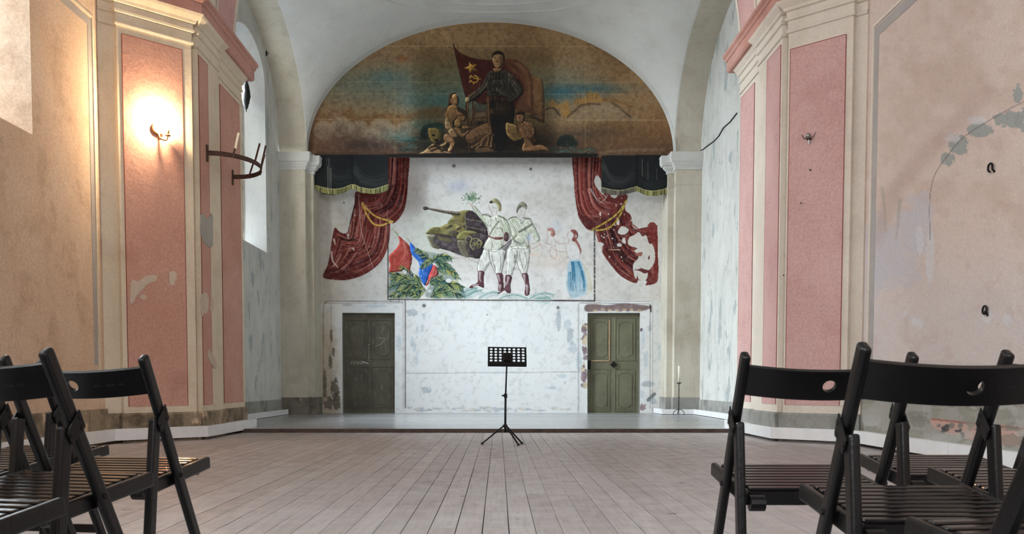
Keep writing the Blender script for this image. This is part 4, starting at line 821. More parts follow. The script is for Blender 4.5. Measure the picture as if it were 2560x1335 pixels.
# flag and figures
cv.rnd = (.55, 4.0)
cv.frame(*GG)
cv.poly([(552,120),(600,195),(700,250),(800,280),(950,288),(1100,282),(1200,290),(1290,340),(1352,420),(1356,560),(1362,832),(1180,795),(1100,765),(1000,720),(850,765),(780,722),(692,692),(650,540),(600,330)], (66,26,26), .97)
cv.poly([(1090,290),(1200,292),(1290,340),(1352,425),(1358,830),(1200,800),(1290,620),(1250,480),(1150,400)], (108,72,56), .85, 3); cv.folds([(1120,320),(1240,420),(1310,600),(1300,800)], [(1260,330),(1340,430),(1352,600),(1356,810)], 10, [(128,90,70),(70,36,30)], 2.6, .5)
cv.poly([(1356,470),(1430,482),(1492,532),(1506,935),(1440,872),(1360,832)], (114,80,58), .9, .6); cv.poly([(1356,470),(1380,476),(1390,845),(1362,832)], (64,34,28), .7, 2); cv.stroke([(555,125),(600,330),(650,540),(690,690)], 1.2, (30,18,18), .9)
gold = (186,146,58); star = [(745+78*math.cos(-.35-1.5708+i*.6283)*(1 if i%2==0 else .38), 372+66*math.sin(-.35-1.5708+i*.6283)*(1 if i%2==0 else .38)) for i in range(10)]
cv.poly(star, gold, .9, 0, False); cv.poly([(x*.5+745*.5, y*.5+372*.5) for x, y in star], (132,92,40), .5, 1)
cv.stroke([(775,452),(812,475),(806,515),(770,526),(738,508)], 2.2, gold, .95); cv.stroke([(738,508),(726,522)], 2.6, gold, .95); cv.stroke([(740,452),(780,482),(838,492)], 1.9, gold, .9); cv.poly([(722,470),(742,446),(752,456),(734,490)], gold, .95); cv.stroke([(765,526),(768,548)], 1.4, gold, .8)
# worker
cv.rnd = (1.15, 2.6)
dk = (34,30,30)
cv.poly([(960,700),(1180,740),(1182,950),(1122,1000),(1112,1210),(980,1225),(950,1000),(930,800)], (26,22,20)); cv.blob(1060,800,70,60,(84,62,46),.55)
cv.poly([(905,450),(960,402),(1020,420),(1100,400),(1180,450),(1270,560),(1292,620),(1262,665),(1152,745),(1110,695),(920,665),(912,600),(800,700),(745,722),(700,702),(722,660),(850,560)], (42,40,40))
cv.folds([(920,470),(870,570),(800,640),(720,690)], [(950,420),(930,540),(860,620),(770,710)], 12, [(100,97,90),(22,20,20),(120,114,104)], 1.3, .55); cv.hatch([(930,430),(1100,420),(1100,660),(920,650)], 130, (.15,1), 50, [(92,92,88),(18,16,16),(62,62,60)], 1.0, .55)
cv.folds([(1110,410),(1180,480),(1270,580),(1270,640)], [(1150,450),(1170,560),(1220,640),(1160,720)], 14, [(104,104,100),(22,20,20),(80,80,77)], 1.4, .55); cv.strokes([[(950,500),(1000,490),(1060,490)],[(930,640),(1000,630),(1070,660)],[(1000,430),(1010,500)],[(1040,430),(1040,490)]], 2, (24,22,22), .9)
cv.hatch([(960,760),(1180,760),(1150,1000),(1110,1200),(985,1210),(950,950)], 90, (.1,1), 60, [(70,52,40),(12,10,10),(48,38,32)], 1.2, .5)
for i in range(34):
    x, y = RNG.uniform(780,1260), RNG.uniform(440,690); cv.stroke([(x,y),(x+RNG.uniform(-14,14),y+RNG.uniform(12,26)),(x+RNG.uniform(-8,24),y+RNG.uniform(30,54))], 1.0, (146,144,136), .5*float(910 < x < 1230 or y > 560 and x < 910 and abs((x-720)*.75+(y-690)) < 60), w1=.3)
cv.poly([(975,380),(1062,380),(1060,410),(1025,428),(985,412)], (112,84,62), .95); cv.poly([(962,260),(975,215),(1025,205),(1075,225),(1088,290),(1075,340),(1045,378),(1015,382),(985,350),(968,310)], (132,104,78)); cv.poly([(1040,240),(1088,270),(1078,340),(1045,378),(1050,310)], (84,62,46), .7, 1)
cv.poly([(960,272),(962,232),(990,202),(1030,194),(1078,220),(1092,260),(1084,300),(1070,250),(1030,232),(985,240),(970,270)], (34,26,24)); cv.strokes([[(985,276),(1005,270)],[(1030,272),(1055,276)],[(1015,285),(1010,320),(1028,322)],[(1000,345),(1025,342),(1045,346)]], .8, (46,32,26), .8); cv.blob(995,300,14,18,(166,134,100),.5)
cv.poly([(680,705),(700,680),(735,700),(738,730),(700,745),(684,735)], (124,110,92)); cv.stroke([(720,670),(780,630)], 4, (140,116,86), .5, w1=2)
# chair beside him
for P in ([(705,740),(700,850),(730,990)],[(765,740),(775,860),(750,960)],[(912,680),(915,800),(918,955)]): cv.stroke(P, 5.5, (70,46,34), .95); cv.stroke([(x+5,y) for x,y in P], 1.8, (142,102,70), .8)
cv.strokes([[(775,832),(910,826)],[(775,900),(910,890)]], 4.5, (92,66,50), .9); cv.poly([(790,740),(900,760),(900,820),(785,822)], (64,78,80), .7, 1); cv.blob(955,830,24,26,(112,82,60),.9); cv.blob(845,950,60,30,(26,22,22),.8)
# seated mother with children
cv.frame(*WO)
cv.poly([(330,180),(350,120),(430,98),(480,120),(470,200),(380,320),(360,380),(300,420),(320,300)], (50,34,26), .95)
cv.poly([(400,150),(470,118),(515,180),(528,235),(515,330),(470,350),(400,320),(365,270)], (148,112,80)); cv.poly([(395,170),(420,280),(400,320),(365,270),(370,200)], (92,62,44), .7, 1); cv.strokes([[(445,205),(480,195)],[(470,245),(520,260),(500,270)],[(450,300),(500,295)]], .9, (54,34,24), .75)
cv.poly([(300,400),(370,340),(480,350),(540,420),(640,520),(672,580),(640,660),(560,640),(440,640),(420,800),(280,790),(250,600),(262,480)], (140,104,70)); cv.poly([(490,370),(560,390),(690,470),(700,560),(660,560),(560,480),(520,470)], (48,38,34), .9, .8)
cv.poly([(270,600),(330,620),(400,700),(425,790),(360,830),(262,780)], (172,142,112), .9); cv.folds([(280,600),(270,680),(280,760)], [(330,620),(400,720),(420,800)], 8, [(98,70,50),(206,178,146)], 1.6, .7); cv.strokes([[(300,400),(270,500),(262,600)],[(405,500),(400,600)],[(440,640),(480,560),(560,540),(640,540)]], 1.6, (74,48,34), .8)
cv.poly([(420,800),(520,960),(540,980),(400,970),(320,850)], (178,140,110), .95); cv.poly([(440,790),(540,800),(620,900),(700,840),(740,810),(720,870),(640,965),(570,960)], (146,108,78)); cv.poly([(600,760),(720,760),(760,800),(640,830)], (136,100,72), .9)
cv.poly([(450,650),(500,610),(560,620),(585,690),(570,770),(520,780),(455,740)], (156,124,72)); cv.folds([(460,660),(500,640),(560,660)], [(460,740),(510,730),(570,740)], 8, [(196,160,96),(96,70,40)], 1.4, .7)
cv.poly([(660,960),(760,850),(900,770),(1040,705),(1130,700),(1190,790),(1200,900),(1225,920),(1190,1130),(1150,1190),(1040,1150),(860,1200),(780,1190),(740,1100),(680,1040)], (104,74,56)); cv.folds([(760,860),(1000,720),(1150,740),(1170,900)], [(700,1020),(860,930),(1020,900),(1100,880)], 12, [(150,110,82),(76,50,38),(170,130,98)], 2.4, .6)
cv.poly([(690,1080),(800,1080),(900,1030),(1000,960),(940,1120),(860,1180),(740,1150)], (38,28,24), .7, 2); cv.strokes([[(780,1160),(900,1090),(990,1010),(1130,890)],[(860,1195),(930,1140),(1060,1130)],[(960,1110),(980,1000)],[(1080,1130),(1120,960)],[(1160,1150),(1180,960),(1215,920)],[(900,1210),(1060,1190),(1200,1220)]], 3.2, (176,136,98), .85, w1=1.5); cv.strokes([[(1110,1120),(1150,930)],[(1000,1130),(1060,1000)]], 3, (40,28,24), .8)
cv.poly([(850,1230),(1040,1180),(1240,1240),(1100,1250),(900,1265)], (112,84,62), .9, .8)
cv.poly([(210,960),(260,910),(340,920),(420,990),(470,1100),(440,1170),(370,1260),(310,1225),(360,1120),(320,1080),(290,1130),(160,1170),(150,1130),(250,1070),(215,1010)], (172,128,100)); cv.strokes([[(240,930),(220,990),(260,1050)],[(330,1080),(400,1060)],[(380,1120),(420,1180)]], 1.6, (96,62,46), .8); cv.blob(290,990,40,40,(196,152,122),.6)
cv.frame(*GG)
cv.poly([(295,1012),(350,1000),(410,1020),(450,1060),(440,1130),(392,1165),(340,1152),(305,1085)], (128,112,62)); cv.poly([(330,1065),(372,1072),(358,1088),(336,1082)], (20,16,14)); cv.poly([(360,1120),(400,1118),(395,1142),(370,1140)], (30,22,18)); cv.poly([(400,1020),(450,1060),(440,1130),(400,1160),(410,1090)], (60,58,44), .7, 2); cv.blob(320,1080,14,40,(178,146,66),.6)
cv.poly([(165,1276),(240,1250),(310,1190),(345,1165),(420,1185),(470,1240),(545,1262),(530,1282),(400,1272),(260,1282)], (150,120,92)); cv.strokes([[(300,1215),(350,1190),(420,1200)],[(320,1245),(400,1215),(440,1235)],[(430,1245),(480,1225)],[(360,1180),(400,1170)]], 3, (40,28,24), .85); cv.stroke([(190,1274),(330,1255),(500,1270)], 2, (196,164,130), .7)
# boy with book
cv.hatch([(470,900),(690,850),(700,1040),(980,1060),(960,1230),(760,1220),(640,1090),(480,1040)], 240, (.6,1), 46, [(60,40,30),(44,30,24),(170,130,96),(120,86,62)], .9, .45)
cv.poly([(1240,960),(1330,938),(1400,985),(1416,1055),(1392,1110),(1442,1130),(1405,1180),(1480,1180),(1550,1225),(1480,1240),(1300,1246),(1275,1205),(1300,1130),(1262,1085)], (146,104,78)); cv.poly([(1330,1090),(1400,1110),(1440,1130),(1400,1182),(1360,1150)], (64,44,34), .85); cv.folds([(1370,970),(1400,1040),(1330,1110)], [(1270,980),(1300,1060),(1290,1110)], 8, [(104,70,52),(176,132,100)], 1.8, .6)
cv.poly([(1212,860),(1230,830),(1280,830),(1300,870),(1298,920),(1270,955),(1235,940)], (136,98,74)); cv.poly([(1205,880),(1210,840),(1250,825),(1300,840),(1302,890),(1280,860),(1230,860)], (40,28,22)); cv.strokes([[(1235,895),(1255,900)],[(1240,925),(1262,925)]], .8, (50,32,24), .7); cv.stroke([(1250,940),(1235,1020),(1260,1080)], 4.5, (136,98,72), .95)
cv.poly([(1108,950),(1165,960),(1226,985),(1236,1055),(1290,1110),(1205,1142),(1145,1105),(1110,1050)], (158,128,82)); cv.stroke([(1120,1040),(1180,1062),(1240,1058)], 1.5, (90,62,38), .8)
for k in range(6): cv.stroke([(1125,975+k*12),(1215,1000+k*9)], .9, (112,84,52), .6, smooth=False); cv.stroke([(1150+k*10,1075+k*8),(1215+k*10,1068+k*6)], .9, (112,84,52), .6, smooth=False)
cv.hatch([(1240,960),(1330,938),(1400,985),(1416,1055),(1440,1130),(1405,1180),(1480,1240),(1300,1246),(1275,1205),(1262,1085)], 110, (.3,1), 40, [(70,46,34),(48,32,26),(176,134,102)], .9, .45)
cv.stroke([(1290,1225),(1380,1200),(1470,1200),(1540,1228)], 3, (178,130,96), .6); cv.poly([(1320,870),(1400,880),(1500,930),(1480,940),(1380,900)], (38,28,24), .7, 1.5)
cv.rnd = None
cv.blend(A, .22*sstep(n3,.5,.75), (54,44,36)); cv.blend(A, .12*sstep(n3,.45,.25), (170,150,120))
fig = ((XX > 1040)&(XX < 1385)&(YY > 120)&(YY < 384)).astype(float); fig = blur(fig, 30)
gr = cv.a.mean(2, keepdims=True); cv.a = cv.a*(1-.25*fig[...,None])+gr*np.array([1.06,1.0,.9])*.25*fig[...,None]
cv.a *= (.88+.24*cv.fbm(1.6, 78, 2))[...,None]*(1-(fig*(.14+.26*sstep(YY, 220, 330)))[...,None])
cv.a *= 1-fig[...,None]*np.array([.03,.06,.16]); cv.a = np.clip((cv.a-72)*1.28+80, 8, 235)
cv.frame(); cv.poly([(1000,384),(1240,381),(1495,384),(1495,394),(970,394),(970,386)], (20,18,18), .9, 1.0, False)
# valances hanging below the lunette
cv.frame(*C7); VA = (25,27,29)
cv.poly([(230,85),(862,80),(862,372),(740,400),(640,388),(578,352),(500,392),(420,405),(340,398),(270,365)], VA, 1, 0, False)
cv.blend((slice(int((381-cv.y0)*2), int((391-cv.y0)*2)), slice(int((790-cv.x0)*2), int((970-cv.x0)*2))), np.linspace(.7,0,20)[:,None]*np.ones((1,360)), (78,58,46))
cv.folds([(400,110),(420,180),(490,220),(560,190)], [(330,150),(360,280),(470,320),(570,300)], 10, [(58,62,62),(22,24,26),(70,74,72)], 6, .3); cv.folds([(600,120),(640,200),(740,240),(850,200)], [(590,250),(650,310),(760,330),(855,310)], 12, [(56,60,60),(22,24,26),(72,76,74)], 6, .3); cv.stroke([(572,90),(576,350)], 3, (16,16,18), .8, soft=1)
def fringe(P, h, cols):
    Q = crom(P, 10, False)
    for p in Q[::1]:
        for _ in range(5): x = p[0]+RNG.uniform(-8,8); cv.stroke([(x,p[1]+RNG.uniform(-2,2)),(x+RNG.uniform(-2,2),p[1]+h)], .8, cols[RNG.randint(len(cols))], .9, smooth=False)
    cv.stroke(P, 1.4, (168,166,120), .8)
FC = [(150,146,88),(112,110,62),(186,180,116),(78,78,52)]
fringe([(285,330),(340,345),(420,358),(500,350),(576,322),(640,345),(740,358),(862,322)], 42, FC)
for x in (378,390,398,405,828): cv.stroke([(x,150+RNG.uniform(-50,60)),(x,RNG.uniform(300,395))], .6, (206,206,198), .75, smooth=False)
cv.frame(*C8)
cv.poly([(965,92),(1560,84),(1490,260),(1486,400),(1400,415),(1320,408),(1246,374),(1130,408),(1040,403),(965,382)], VA, 1, 0, False)
cv.folds([(980,130),(1040,240),(1140,260),(1230,180)], [(975,260),(1040,330),(1140,330),(1240,280)], 12, [(58,62,60),(26,28,28),(76,78,74)], 6, .3); cv.folds([(1260,130),(1300,230),(1380,260),(1460,230)], [(1260,280),(1320,340),(1400,345),(1478,320)], 10, [(50,54,54),(18,20,20)], 6, .3); cv.stroke([(1248,90),(1244,370)], 3, (14,14,16), .8, soft=1)
fringe([(965,345),(1040,362),(1130,368),(1246,338)], 38, [(112,106,92),(84,80,72),(128,120,100)]); fringe([(1246,340),(1320,368),(1400,372),(1486,352)], 42, FC)
for x in (1290,1320,1335,1405): cv.stroke([(x,RNG.uniform(120,200)),(x,RNG.uniform(230,300))], .5, (150,150,142), .6, smooth=False)
cv.frame()
low = np.array([(790,486),(780,486)])
def lun_keep(x, y):
    e = ((x-1228.5)/472)**2+((390-y)/349)**2 < 1
    top = e & (y <= 386)
    bl = np.interp(x, [786,795,807,832,857,882,901,933,957,970.5], [470,476,486,488,484,471,482,485,482,476]); br = np.interp(x, [1503.5,1527,1555,1592,1615,1640,1667], [481,487,489,478,489,490.5,485])
    mid = (x > 970.5)&(x < 1503.5)&(y > 386)&(y <= 394)
    return top | mid | ((x > 786)&(x <= 970.5)&(y > 386)&(y < bl)) | ((x >= 1503.5)&(x < 1668)&(y > 386)&(y < br))
M['lunette'] = painted('dark_canvas_paint', .3, .7, 60)
lun = empty('lunette_painting', tuple(on_y(1228, 390, 19.42))); tag(lun, 'dark arched painting of a worker with red flag above the stage', 'painting')
k = 0
cols_, rows_ = [752, 987, 1463, 1707], [40, 115.5, 205, 299, 494]
for a, b_ in zip(cols_[:-1], cols_[1:]):
    for c, d in zip(rows_[:-1], rows_[1:]):
        k += 1; f = lambda x, y, a=a, b_=b_, c=c, d=d: lun_keep(x, y)&(x >= a)&(x < b_)&(y >= c)&(y < d)
        p = paint_mesh('canvas_panel', cv, 1.1, ('y', 19.42+.002*(k % 3)), M['lunette'], lun, f, loc=tuple(lun.location)); p.location = (0,0,0)
o_ = [(x*1.02, 19.431, z) for x, z in ell(AX, AR+.04, ZS, 48)]+[(-3.5,19.431,5.42),(-3.5,19.431,4.75),(-2.2,19.431,4.75),(-2.2,19.431,5.36),(2.3,19.431,5.36),(2.3,19.431,4.75),(3.5,19.431,4.75),(3.5,19.431,5.42)]
MB().prism_dir(o_, (0,.03,0)).build('backing_board', M['nosing'], lun, loc=tuple(lun.location)).location = (0,0,0)

# ------------------------------------------------------------------ doors in the end wall
def door(nm, xa, xb, z1, mat, label, rows, cols):
    m = MB(); y0, y1 = YB, YB+.13       # reveal
    m.add([(xa,y0,.05),(xa,y1,.05),(xa,y1,z1),(xa,y0,z1),(xb,y0,.05),(xb,y1,.05),(xb,y1,z1),(xb,y0,z1)], [(0,1,2,3),(4,7,6,5),(3,2,6,7)])
    root = struct(m.build(nm, M['wall_cool']), label, 'door')
    MB().box(xa-.02, xb+.02, y1-.04, y1+.02, .05, z1+.02).build('leaf', mat, root)
    MB().box(xa-.06, xa, y0+.003, y0+.05, .05, z1+.06).box(xb, xb+.06, y0+.003, y0+.05, .05, z1+.06).box(xa, xb, y0+.003, y0+.05, z1, z1+.06).build('lining', M['wall_cool'], root)
    yf = y1-.04
    for (za, zb) in rows:
        for (a, b_) in cols:
            p = MB().box(a+.03, b_-.03, yf-.006, yf+.01, za+.03, zb-.03).build('panel', mat, root); bevel(p, .005)
            MB().tube([(a,yf,za),(b_,yf,za),(b_,yf,zb),(a,yf,zb),(a,yf,za)], .014, 6).build('panel_moulding', mat, p)
            c = .055; i = .065; A_, B_, Z0, Z1 = a+i, b_-i, za+i+.01, zb-i-.01
            pts = [(A_+c,Z0),(B_-c,Z0),(B_-c,Z0+c*.5),(B_,Z0+c),(B_,Z1-c),(B_-c,Z1-c*.5),(B_-c,Z1),(A_+c,Z1),(A_+c,Z1-c*.5),(A_,Z1-c),(A_,Z0+c),(A_+c,Z0+c*.5),(A_+c,Z0)]
            MB().tube([(x,yf-.006,z) for x, z in pts], .010, 6).build('cartouche', mat, p)
    return root, yf
d1, yf = door('door_1', on_y(856.5,900,YB)[0], on_y(987.5,900,YB)[0], on_y(900,782.5,YB)[2], M['door_l'], 'dark worn panelled door with pale chalk marks', ((.17,1.04),(1.21,2.04)), ((-3.09,-2.67),(-2.58,-2.12)))
def zp(py): return on_y(1280, py, YB+.09)[2]
def xp(px): return on_y(px, 900, YB+.09)[0]
M['chalk'] = simple('chalk', (190,190,180), .95)
for P in ([(939,866),(953,860),(964,847),(962,844),(955,847),(949,844)], [(877,904),(881,911)],[(882,903),(888,911)],[(888,902),(896,911)],[(894,904),(905,911)],[(902,904),(914,909)],[(909,904),(921,910)],[(905,904),(921,908)]):
    MB().tube([(xp(a), yf-.002, zp(b_)) for a, b_ in P], .006, 5).build('chalk_mark', M['chalk'], d1)
for k in range(8): MB().obox((xp(922+RNG.uniform(-1,1)), yf-.001, zp(862+k*5.4+RNG.uniform(-1,1))), (1,0,.1), (0,1,0), (0,0,1), RNG.uniform(.008,.022), .002, RNG.uniform(.003,.007)).build('chalk_mark', M['chalk'], d1)
d2, yf = door('door_2', on_y(1468.5,900,YB)[0], on_y(1600,900,YB)[0], on_y(1500,782.5,YB)[2], M['door_r'], 'olive green panelled door with a black cross handle', ((.09,.99),(1.18,2.09)), ((2.16,2.56),(2.68,3.10)))
h = MB(); cx, cz = xp(1534), zp(911.5)
for a in range(4): t = a*math.pi/2; h.tube([(cx,yf-.03,cz),(cx+.07*math.cos(t),yf-.03,cz+.07*math.sin(t))], [.012,.02], 6)
h.tube([(cx+.045*math.cos(t),yf-.03,cz+.045*math.sin(t)) for t in np.linspace(0,6.283,17)], .010, 6); h.tube([(cx,yf,cz),(cx,yf-.04,cz)], .02, 8)
h.build('cross_handle', M['black_iron'], d2)
bevel(MB().box(xp(1468.5)+.01, xp(1477), yf-.03, yf, zp(923), zp(902)).build('lock_case', M['black_iron'], d2), .006)
M['bare_wood'] = simple('worn_bare_wood', (168,140,112), .7, 0, .3, .15)
MB().box(xp(1521), xp(1524.5), yf-.016, yf-.009, zp(902), zp(800)).build('worn_strip', M['bare_wood'], d2); MB().box(xp(1478), xp(1524), yf-.016, yf-.009, zp(903.5), zp(900.5)).build('worn_strip', M['bare_wood'], d2)

# ------------------------------------------------------------------ wall lamps on the piers
def on_pier(sg, cy, px, py, off=.07):
    C = V(sg*3.6, cy, 0); n = V(-sg, -1, 0)/math.sqrt(2); C = C+n*off; d = ray(px, py); return _cam+d*(((C-_cam)@n)/(d@n)), n, V(-sg, 1, 0)/math.sqrt(2)*(-sg)
p, n, u = on_pier(-1, 11.53, 395, 322, .076)       # u runs along the face toward the picture's right
UZ = V(0,0,1)
lamp = empty('wall_lamp', tuple(p)); tag(lamp, 'lit brass wall lamp glowing on the salmon pier', 'lamp')
Q = lambda a, b_, c: tuple(u*a+UZ*b_+n*c)
MB().tube([Q(.068*math.cos(t), .062*math.sin(t), .012) for t in np.linspace(1.9, 5.6, 16)], list(.004+.016*np.sin(np.linspace(0,math.pi,16))), 8).build('crescent_plate', M['brass'], lamp, smooth=True)
MB().tube([Q(0,-.055,.02), Q(0,-.09,.035), Q(.0,-.135,.045)], .011, 8).build('stem', M['brass'], lamp, smooth=True)
MB().tube([Q(.005,-.125,.04)]+[Q(.045+.045*math.cos(t), -.105+.03*math.sin(t), .055) for t in np.linspace(3.4, 6.1, 10)]+[Q(.092,-.075,.06)], .0075, 8).build('arm', M['brass'], lamp, smooth=True)
cc = u*.092+n*.06
MB().lathe([(.006,-.085),(.030,-.080),(.034,-.066),(.012,-.06),(.012,-.05),(.017,-.045),(.019,-.01),(.017,-.008)], tuple(cc), 14).build('candle_cup', M['brass'], lamp, smooth=True)
MB().lathe([(.003,-.03),(.014,-.02),(.020,.0),(.016,.02),(.004,.045)], tuple(u*.012+n*.075+UZ*.0), 12).build('bulb', M['bulb'], lamp, smooth=True)
pl = bpy.data.lights.new('wall_lamp_light', 'POINT'); pl.energy = 95; pl.color = (1.0, .72, .44); pl.shadow_soft_size = .03
po = bpy.data.objects.new('wall_lamp_light', pl); COL.objects.link(po); po.location = tuple(p+u*.0+n*.075+UZ*.05)
p, n, u = on_pier(1, 11.17, 2025, 345, .076)
lamp2 = empty('wall_lamp', tuple(p)); tag(lamp2, 'unlit metal wall lamp on the rose pier', 'lamp')
MB().tube([Q(.004,-.075,.02), Q(.0,.0,.03)], .010, 8).build('stem', M['steel'], lamp2)
MB().lathe([(.010,-.01),(.026,.0),(.028,.03),(.018,.045)], tuple(n*.045), 12).build('socket', M['steel'], lamp2, smooth=True)
for s_ in (-1, 1): MB().tube([Q(s_*.02,-.01,.03), Q(s_*.06,.0,.03), Q(s_*.085,.045,.035)], .004, 6).build('arm', M['black_iron'], lamp2)
MB().lathe([(.02,-.004),(.03,.0),(.02,.008)], tuple(n*.02+UZ*-.02), 10).build('rosette', M['black_iron'], lamp2)
# little fixings left in the right pier and wall
def spike(px, py, label, dx, dz):
    q, nn, uu = on_pier(1, 11.17, px, py, .076)
    tag(MB().tube([tuple(q), tuple(q+nn*.02+uu*dx*.5+UZ*dz*.5), tuple(q+nn*.03+uu*dx+UZ*dz)], .007, 6).build('nail', M['black_iron'], None, tuple(q)), label, 'nail')
spike(2024, 424, 'bent black nail just under the unlit wall lamp', .03, -.02)
spike(2003, 507, 'short black nail low on the rose panel below the lamp', .01, -.01)
spike(1960, 688, 'black nail head at the lower edge of the rose pier', .006, -.006)
for (px, py, lb, fl_) in ((2482, 419, 'curled iron hook on the pink wall, the upper of two', 1), (2468, 775, 'curled iron hook on the pink wall, the lower of two', -1)):
    q = on_x(px, py, XR); h_ = lambda r, z, k=-.022: tuple(q+V(k, -r, z))      # r runs toward the near end of the wall
    if fl_ > 0: pts = [h_(.034,-.045,0), h_(.036,-.02), h_(.036,.0)]+[h_(.034*math.cos(t), .034*math.sin(t)) for t in np.linspace(.4, 4.6, 12)]
    else: pts = [h_(.012,-.05,0), h_(.03,-.02), h_(.034,.008)]+[h_(.034*math.cos(t), .034*math.sin(t)) for t in np.linspace(.6, 4.9, 12)]+[h_(.012,-.008)]
    tag(MB().tube(pts, .0085, 7).build('wall_hook', M['black_iron'], None, tuple(q), True), lb, 'hook')
q = on_x(666, 128, -4.28)
hk = MB().tube([tuple(q+UZ*.09), tuple(q-UZ*.09)], .012, 6); hk.tube([tuple(q+V(.02, .06+.03*math.cos(t), .03*math.sin(t))) for t in np.linspace(0,6.28,13)], .008, 6); hk.tube([tuple(q), tuple(q+V(.02,.03,0))], .008, 6)
tag(hk.build('wall_anchor', M['black_iron'], None, tuple(q)), 'black iron anchor with a ring, high beside the arched window', 'anchor')
# cable across the right sanctuary wall
cab = [on_x(*c, XS-.012) for c in ((1842,283),(1825,305),(1808,320),(1797,340),(1786,352),(1772,362),(1758,373),(1750,377))]
cb = MB().tube([tuple(c) for c in cab], .011, 6); dn = [on_x(x, y, XS-.012) for x, y in ((1748.5,385),(1748.5,430),(1747.5,480),(1746.5,530))]
cb.tube([tuple(cab[-1])]+[tuple(c) for c in dn], .007, 6)
tag(cb.build('cable', M['wire'], None, tuple(cab[-1])), 'thin black cable sagging across the grey wall to the pilaster capital', 'cable')

def patches(parent, frame, proj, nrm, polys, mat):
    ox, oy, sc = frame
    for P in polys:
        Q = crom(np.asarray(P, float), 3)/sc+np.array([ox, oy]); Q = Q+RNG.normal(0, .8, Q.shape); B3 = [proj(x, y) for x, y in Q]
        MB().prism_dir([p_-nrm*.004 for p_ in B3], nrm*.012).build('bare_patch', mat, parent)
M['bare'] = plaster('bare_plaster', (214,198,180), (200,184,166), (176,158,138), .4, .3)
M['bare_g'] = plaster('bare_grey_plaster', (178,174,166), (164,160,152), (140,134,124), .5, .3)
PF = (0, 600, 1.816); nL = V(1,-1,0)/math.sqrt(2)
patches(PL, PF, lambda x, y: on_pier(-1, 11.53, x, y, .074)[0], nL, ([(592,195),(605,178),(630,186),(660,165),(700,158),(713,170),(700,190),(662,205),(650,226),(630,238),(600,290),(590,275)],[(634,252),(652,248),(668,264),(655,271),(638,266)],[(768,152),(785,140),(797,150),(800,176),(785,205),(768,194)]), M['bare'])
patches(PL, PF, lambda x, y: on_x(x, y, -3.526), V(1,0,0), ([(915,250),(935,240),(945,270),(940,328),(925,330),(918,350),(912,320)],[(955,262),(966,270),(964,312),(956,318)],[(938,512),(950,500),(975,540),(980,582),(962,568)]), M['bare'])
patches(PL, (0, 0, 1.907), lambda x, y: on_x(x, y, -3.526), V(1,0,0), ([(955,1030),(970,1020),(985,1045),(1005,1020),(1012,1040),(1015,1150),(1000,1180),(975,1160),(960,1120)],), M['bare_g'])

# ------------------------------------------------------------------ iron candle bracket on the left pier
br = empty('candle_bracket', (-3.53, 12.57, 3.60)); tag(br, 'rusty iron hoop bracket with upright prongs on the salmon pier', 'bracket')
arc = [(.50*math.sin(t), -.69*math.cos(t), 0) for t in np.linspace(0, math.pi, 25)]; arc[-1] = (-.06, .69, 0)
m = MB(); vs = []
for i, (x, y, z) in enumerate(arc):
    for (k, zz) in ((0,-.03),(.012,-.03),(.012,.03),(0,.03)): vs.append((x*(1-k*1.2) if x > 0 else x, y*(1-k*1.2), zz))
m.add(vs, [(4*i+a, 4*i+(a+1)%4, 4*i+4+(a+1)%4, 4*i+4+a) for i in range(24) for a in range(4)]+[(0,1,2,3),(96,97,98,99)]); m.build('hoop', M['iron'], br)
for (y, x) in ((-.69, 0), (.69, -.07)): bevel(MB().box(x-.0, x+.02, y-.03, y+.03, -.11, .10).build('wall_plate', M['iron'], br), .004)
for (i, l, mt) in ((5,.26,'iron'),(10,.26,'iron'),(13,.30,'iron'),(17,.26,'iron'),(21,.22,'iron')):
    x, y, z = arc[i]; MB().tube([(x,y,-.03),(x+.005,y-.0,.03),(x+.05,y+.06,l)], .013, 7).build('prong', M[mt], br)
x, y, z = arc[5]; MB().tube([(x+.018,y+.02,.09),(x+.052,y+.063,.30)], .017, 8).build('candle_stub', M['wax'], br)

# ------------------------------------------------------------------ black bag hung at the window
bq = V(-4.50, 17.42, 5.98); rng = np.random.RandomState(5); m = MB(); rows = 14; cols = 16; vs = []
for i in range(rows+1):
    t = i/rows; r = .012+.085*math.sin(math.pi*min(1, t*1.08))**.7*(1 if t < .9 else .8)
    for k in range(cols):
        a = 2*math.pi*k/cols; rr = r*(1+rng.uniform(-.17,.17)); vs.append((rr*math.cos(a)*.8, rr*math.sin(a), .30-.58*t+rng.uniform(-.012,.012)))
m.add(vs, [(i*cols+k, i*cols+(k+1)%cols, (i+1)*cols+(k+1)%cols, (i+1)*cols+k) for i in range(rows) for k in range(cols)]+[tuple(range(cols))[::-1], tuple(range(rows*cols,(rows+1)*cols))])
bag = empty('plastic_bag', tuple(bq)); tag(bag, 'crumpled black plastic bag hanging at the top of the arched window', 'bag'); m.build('pouch', M['bag'], bag, smooth=True)
MB().tube([(0,0,.28),(-.01,.01,.34),(-.06,.02,.40)], .012, 6).build('tie', M['bag'], bag)

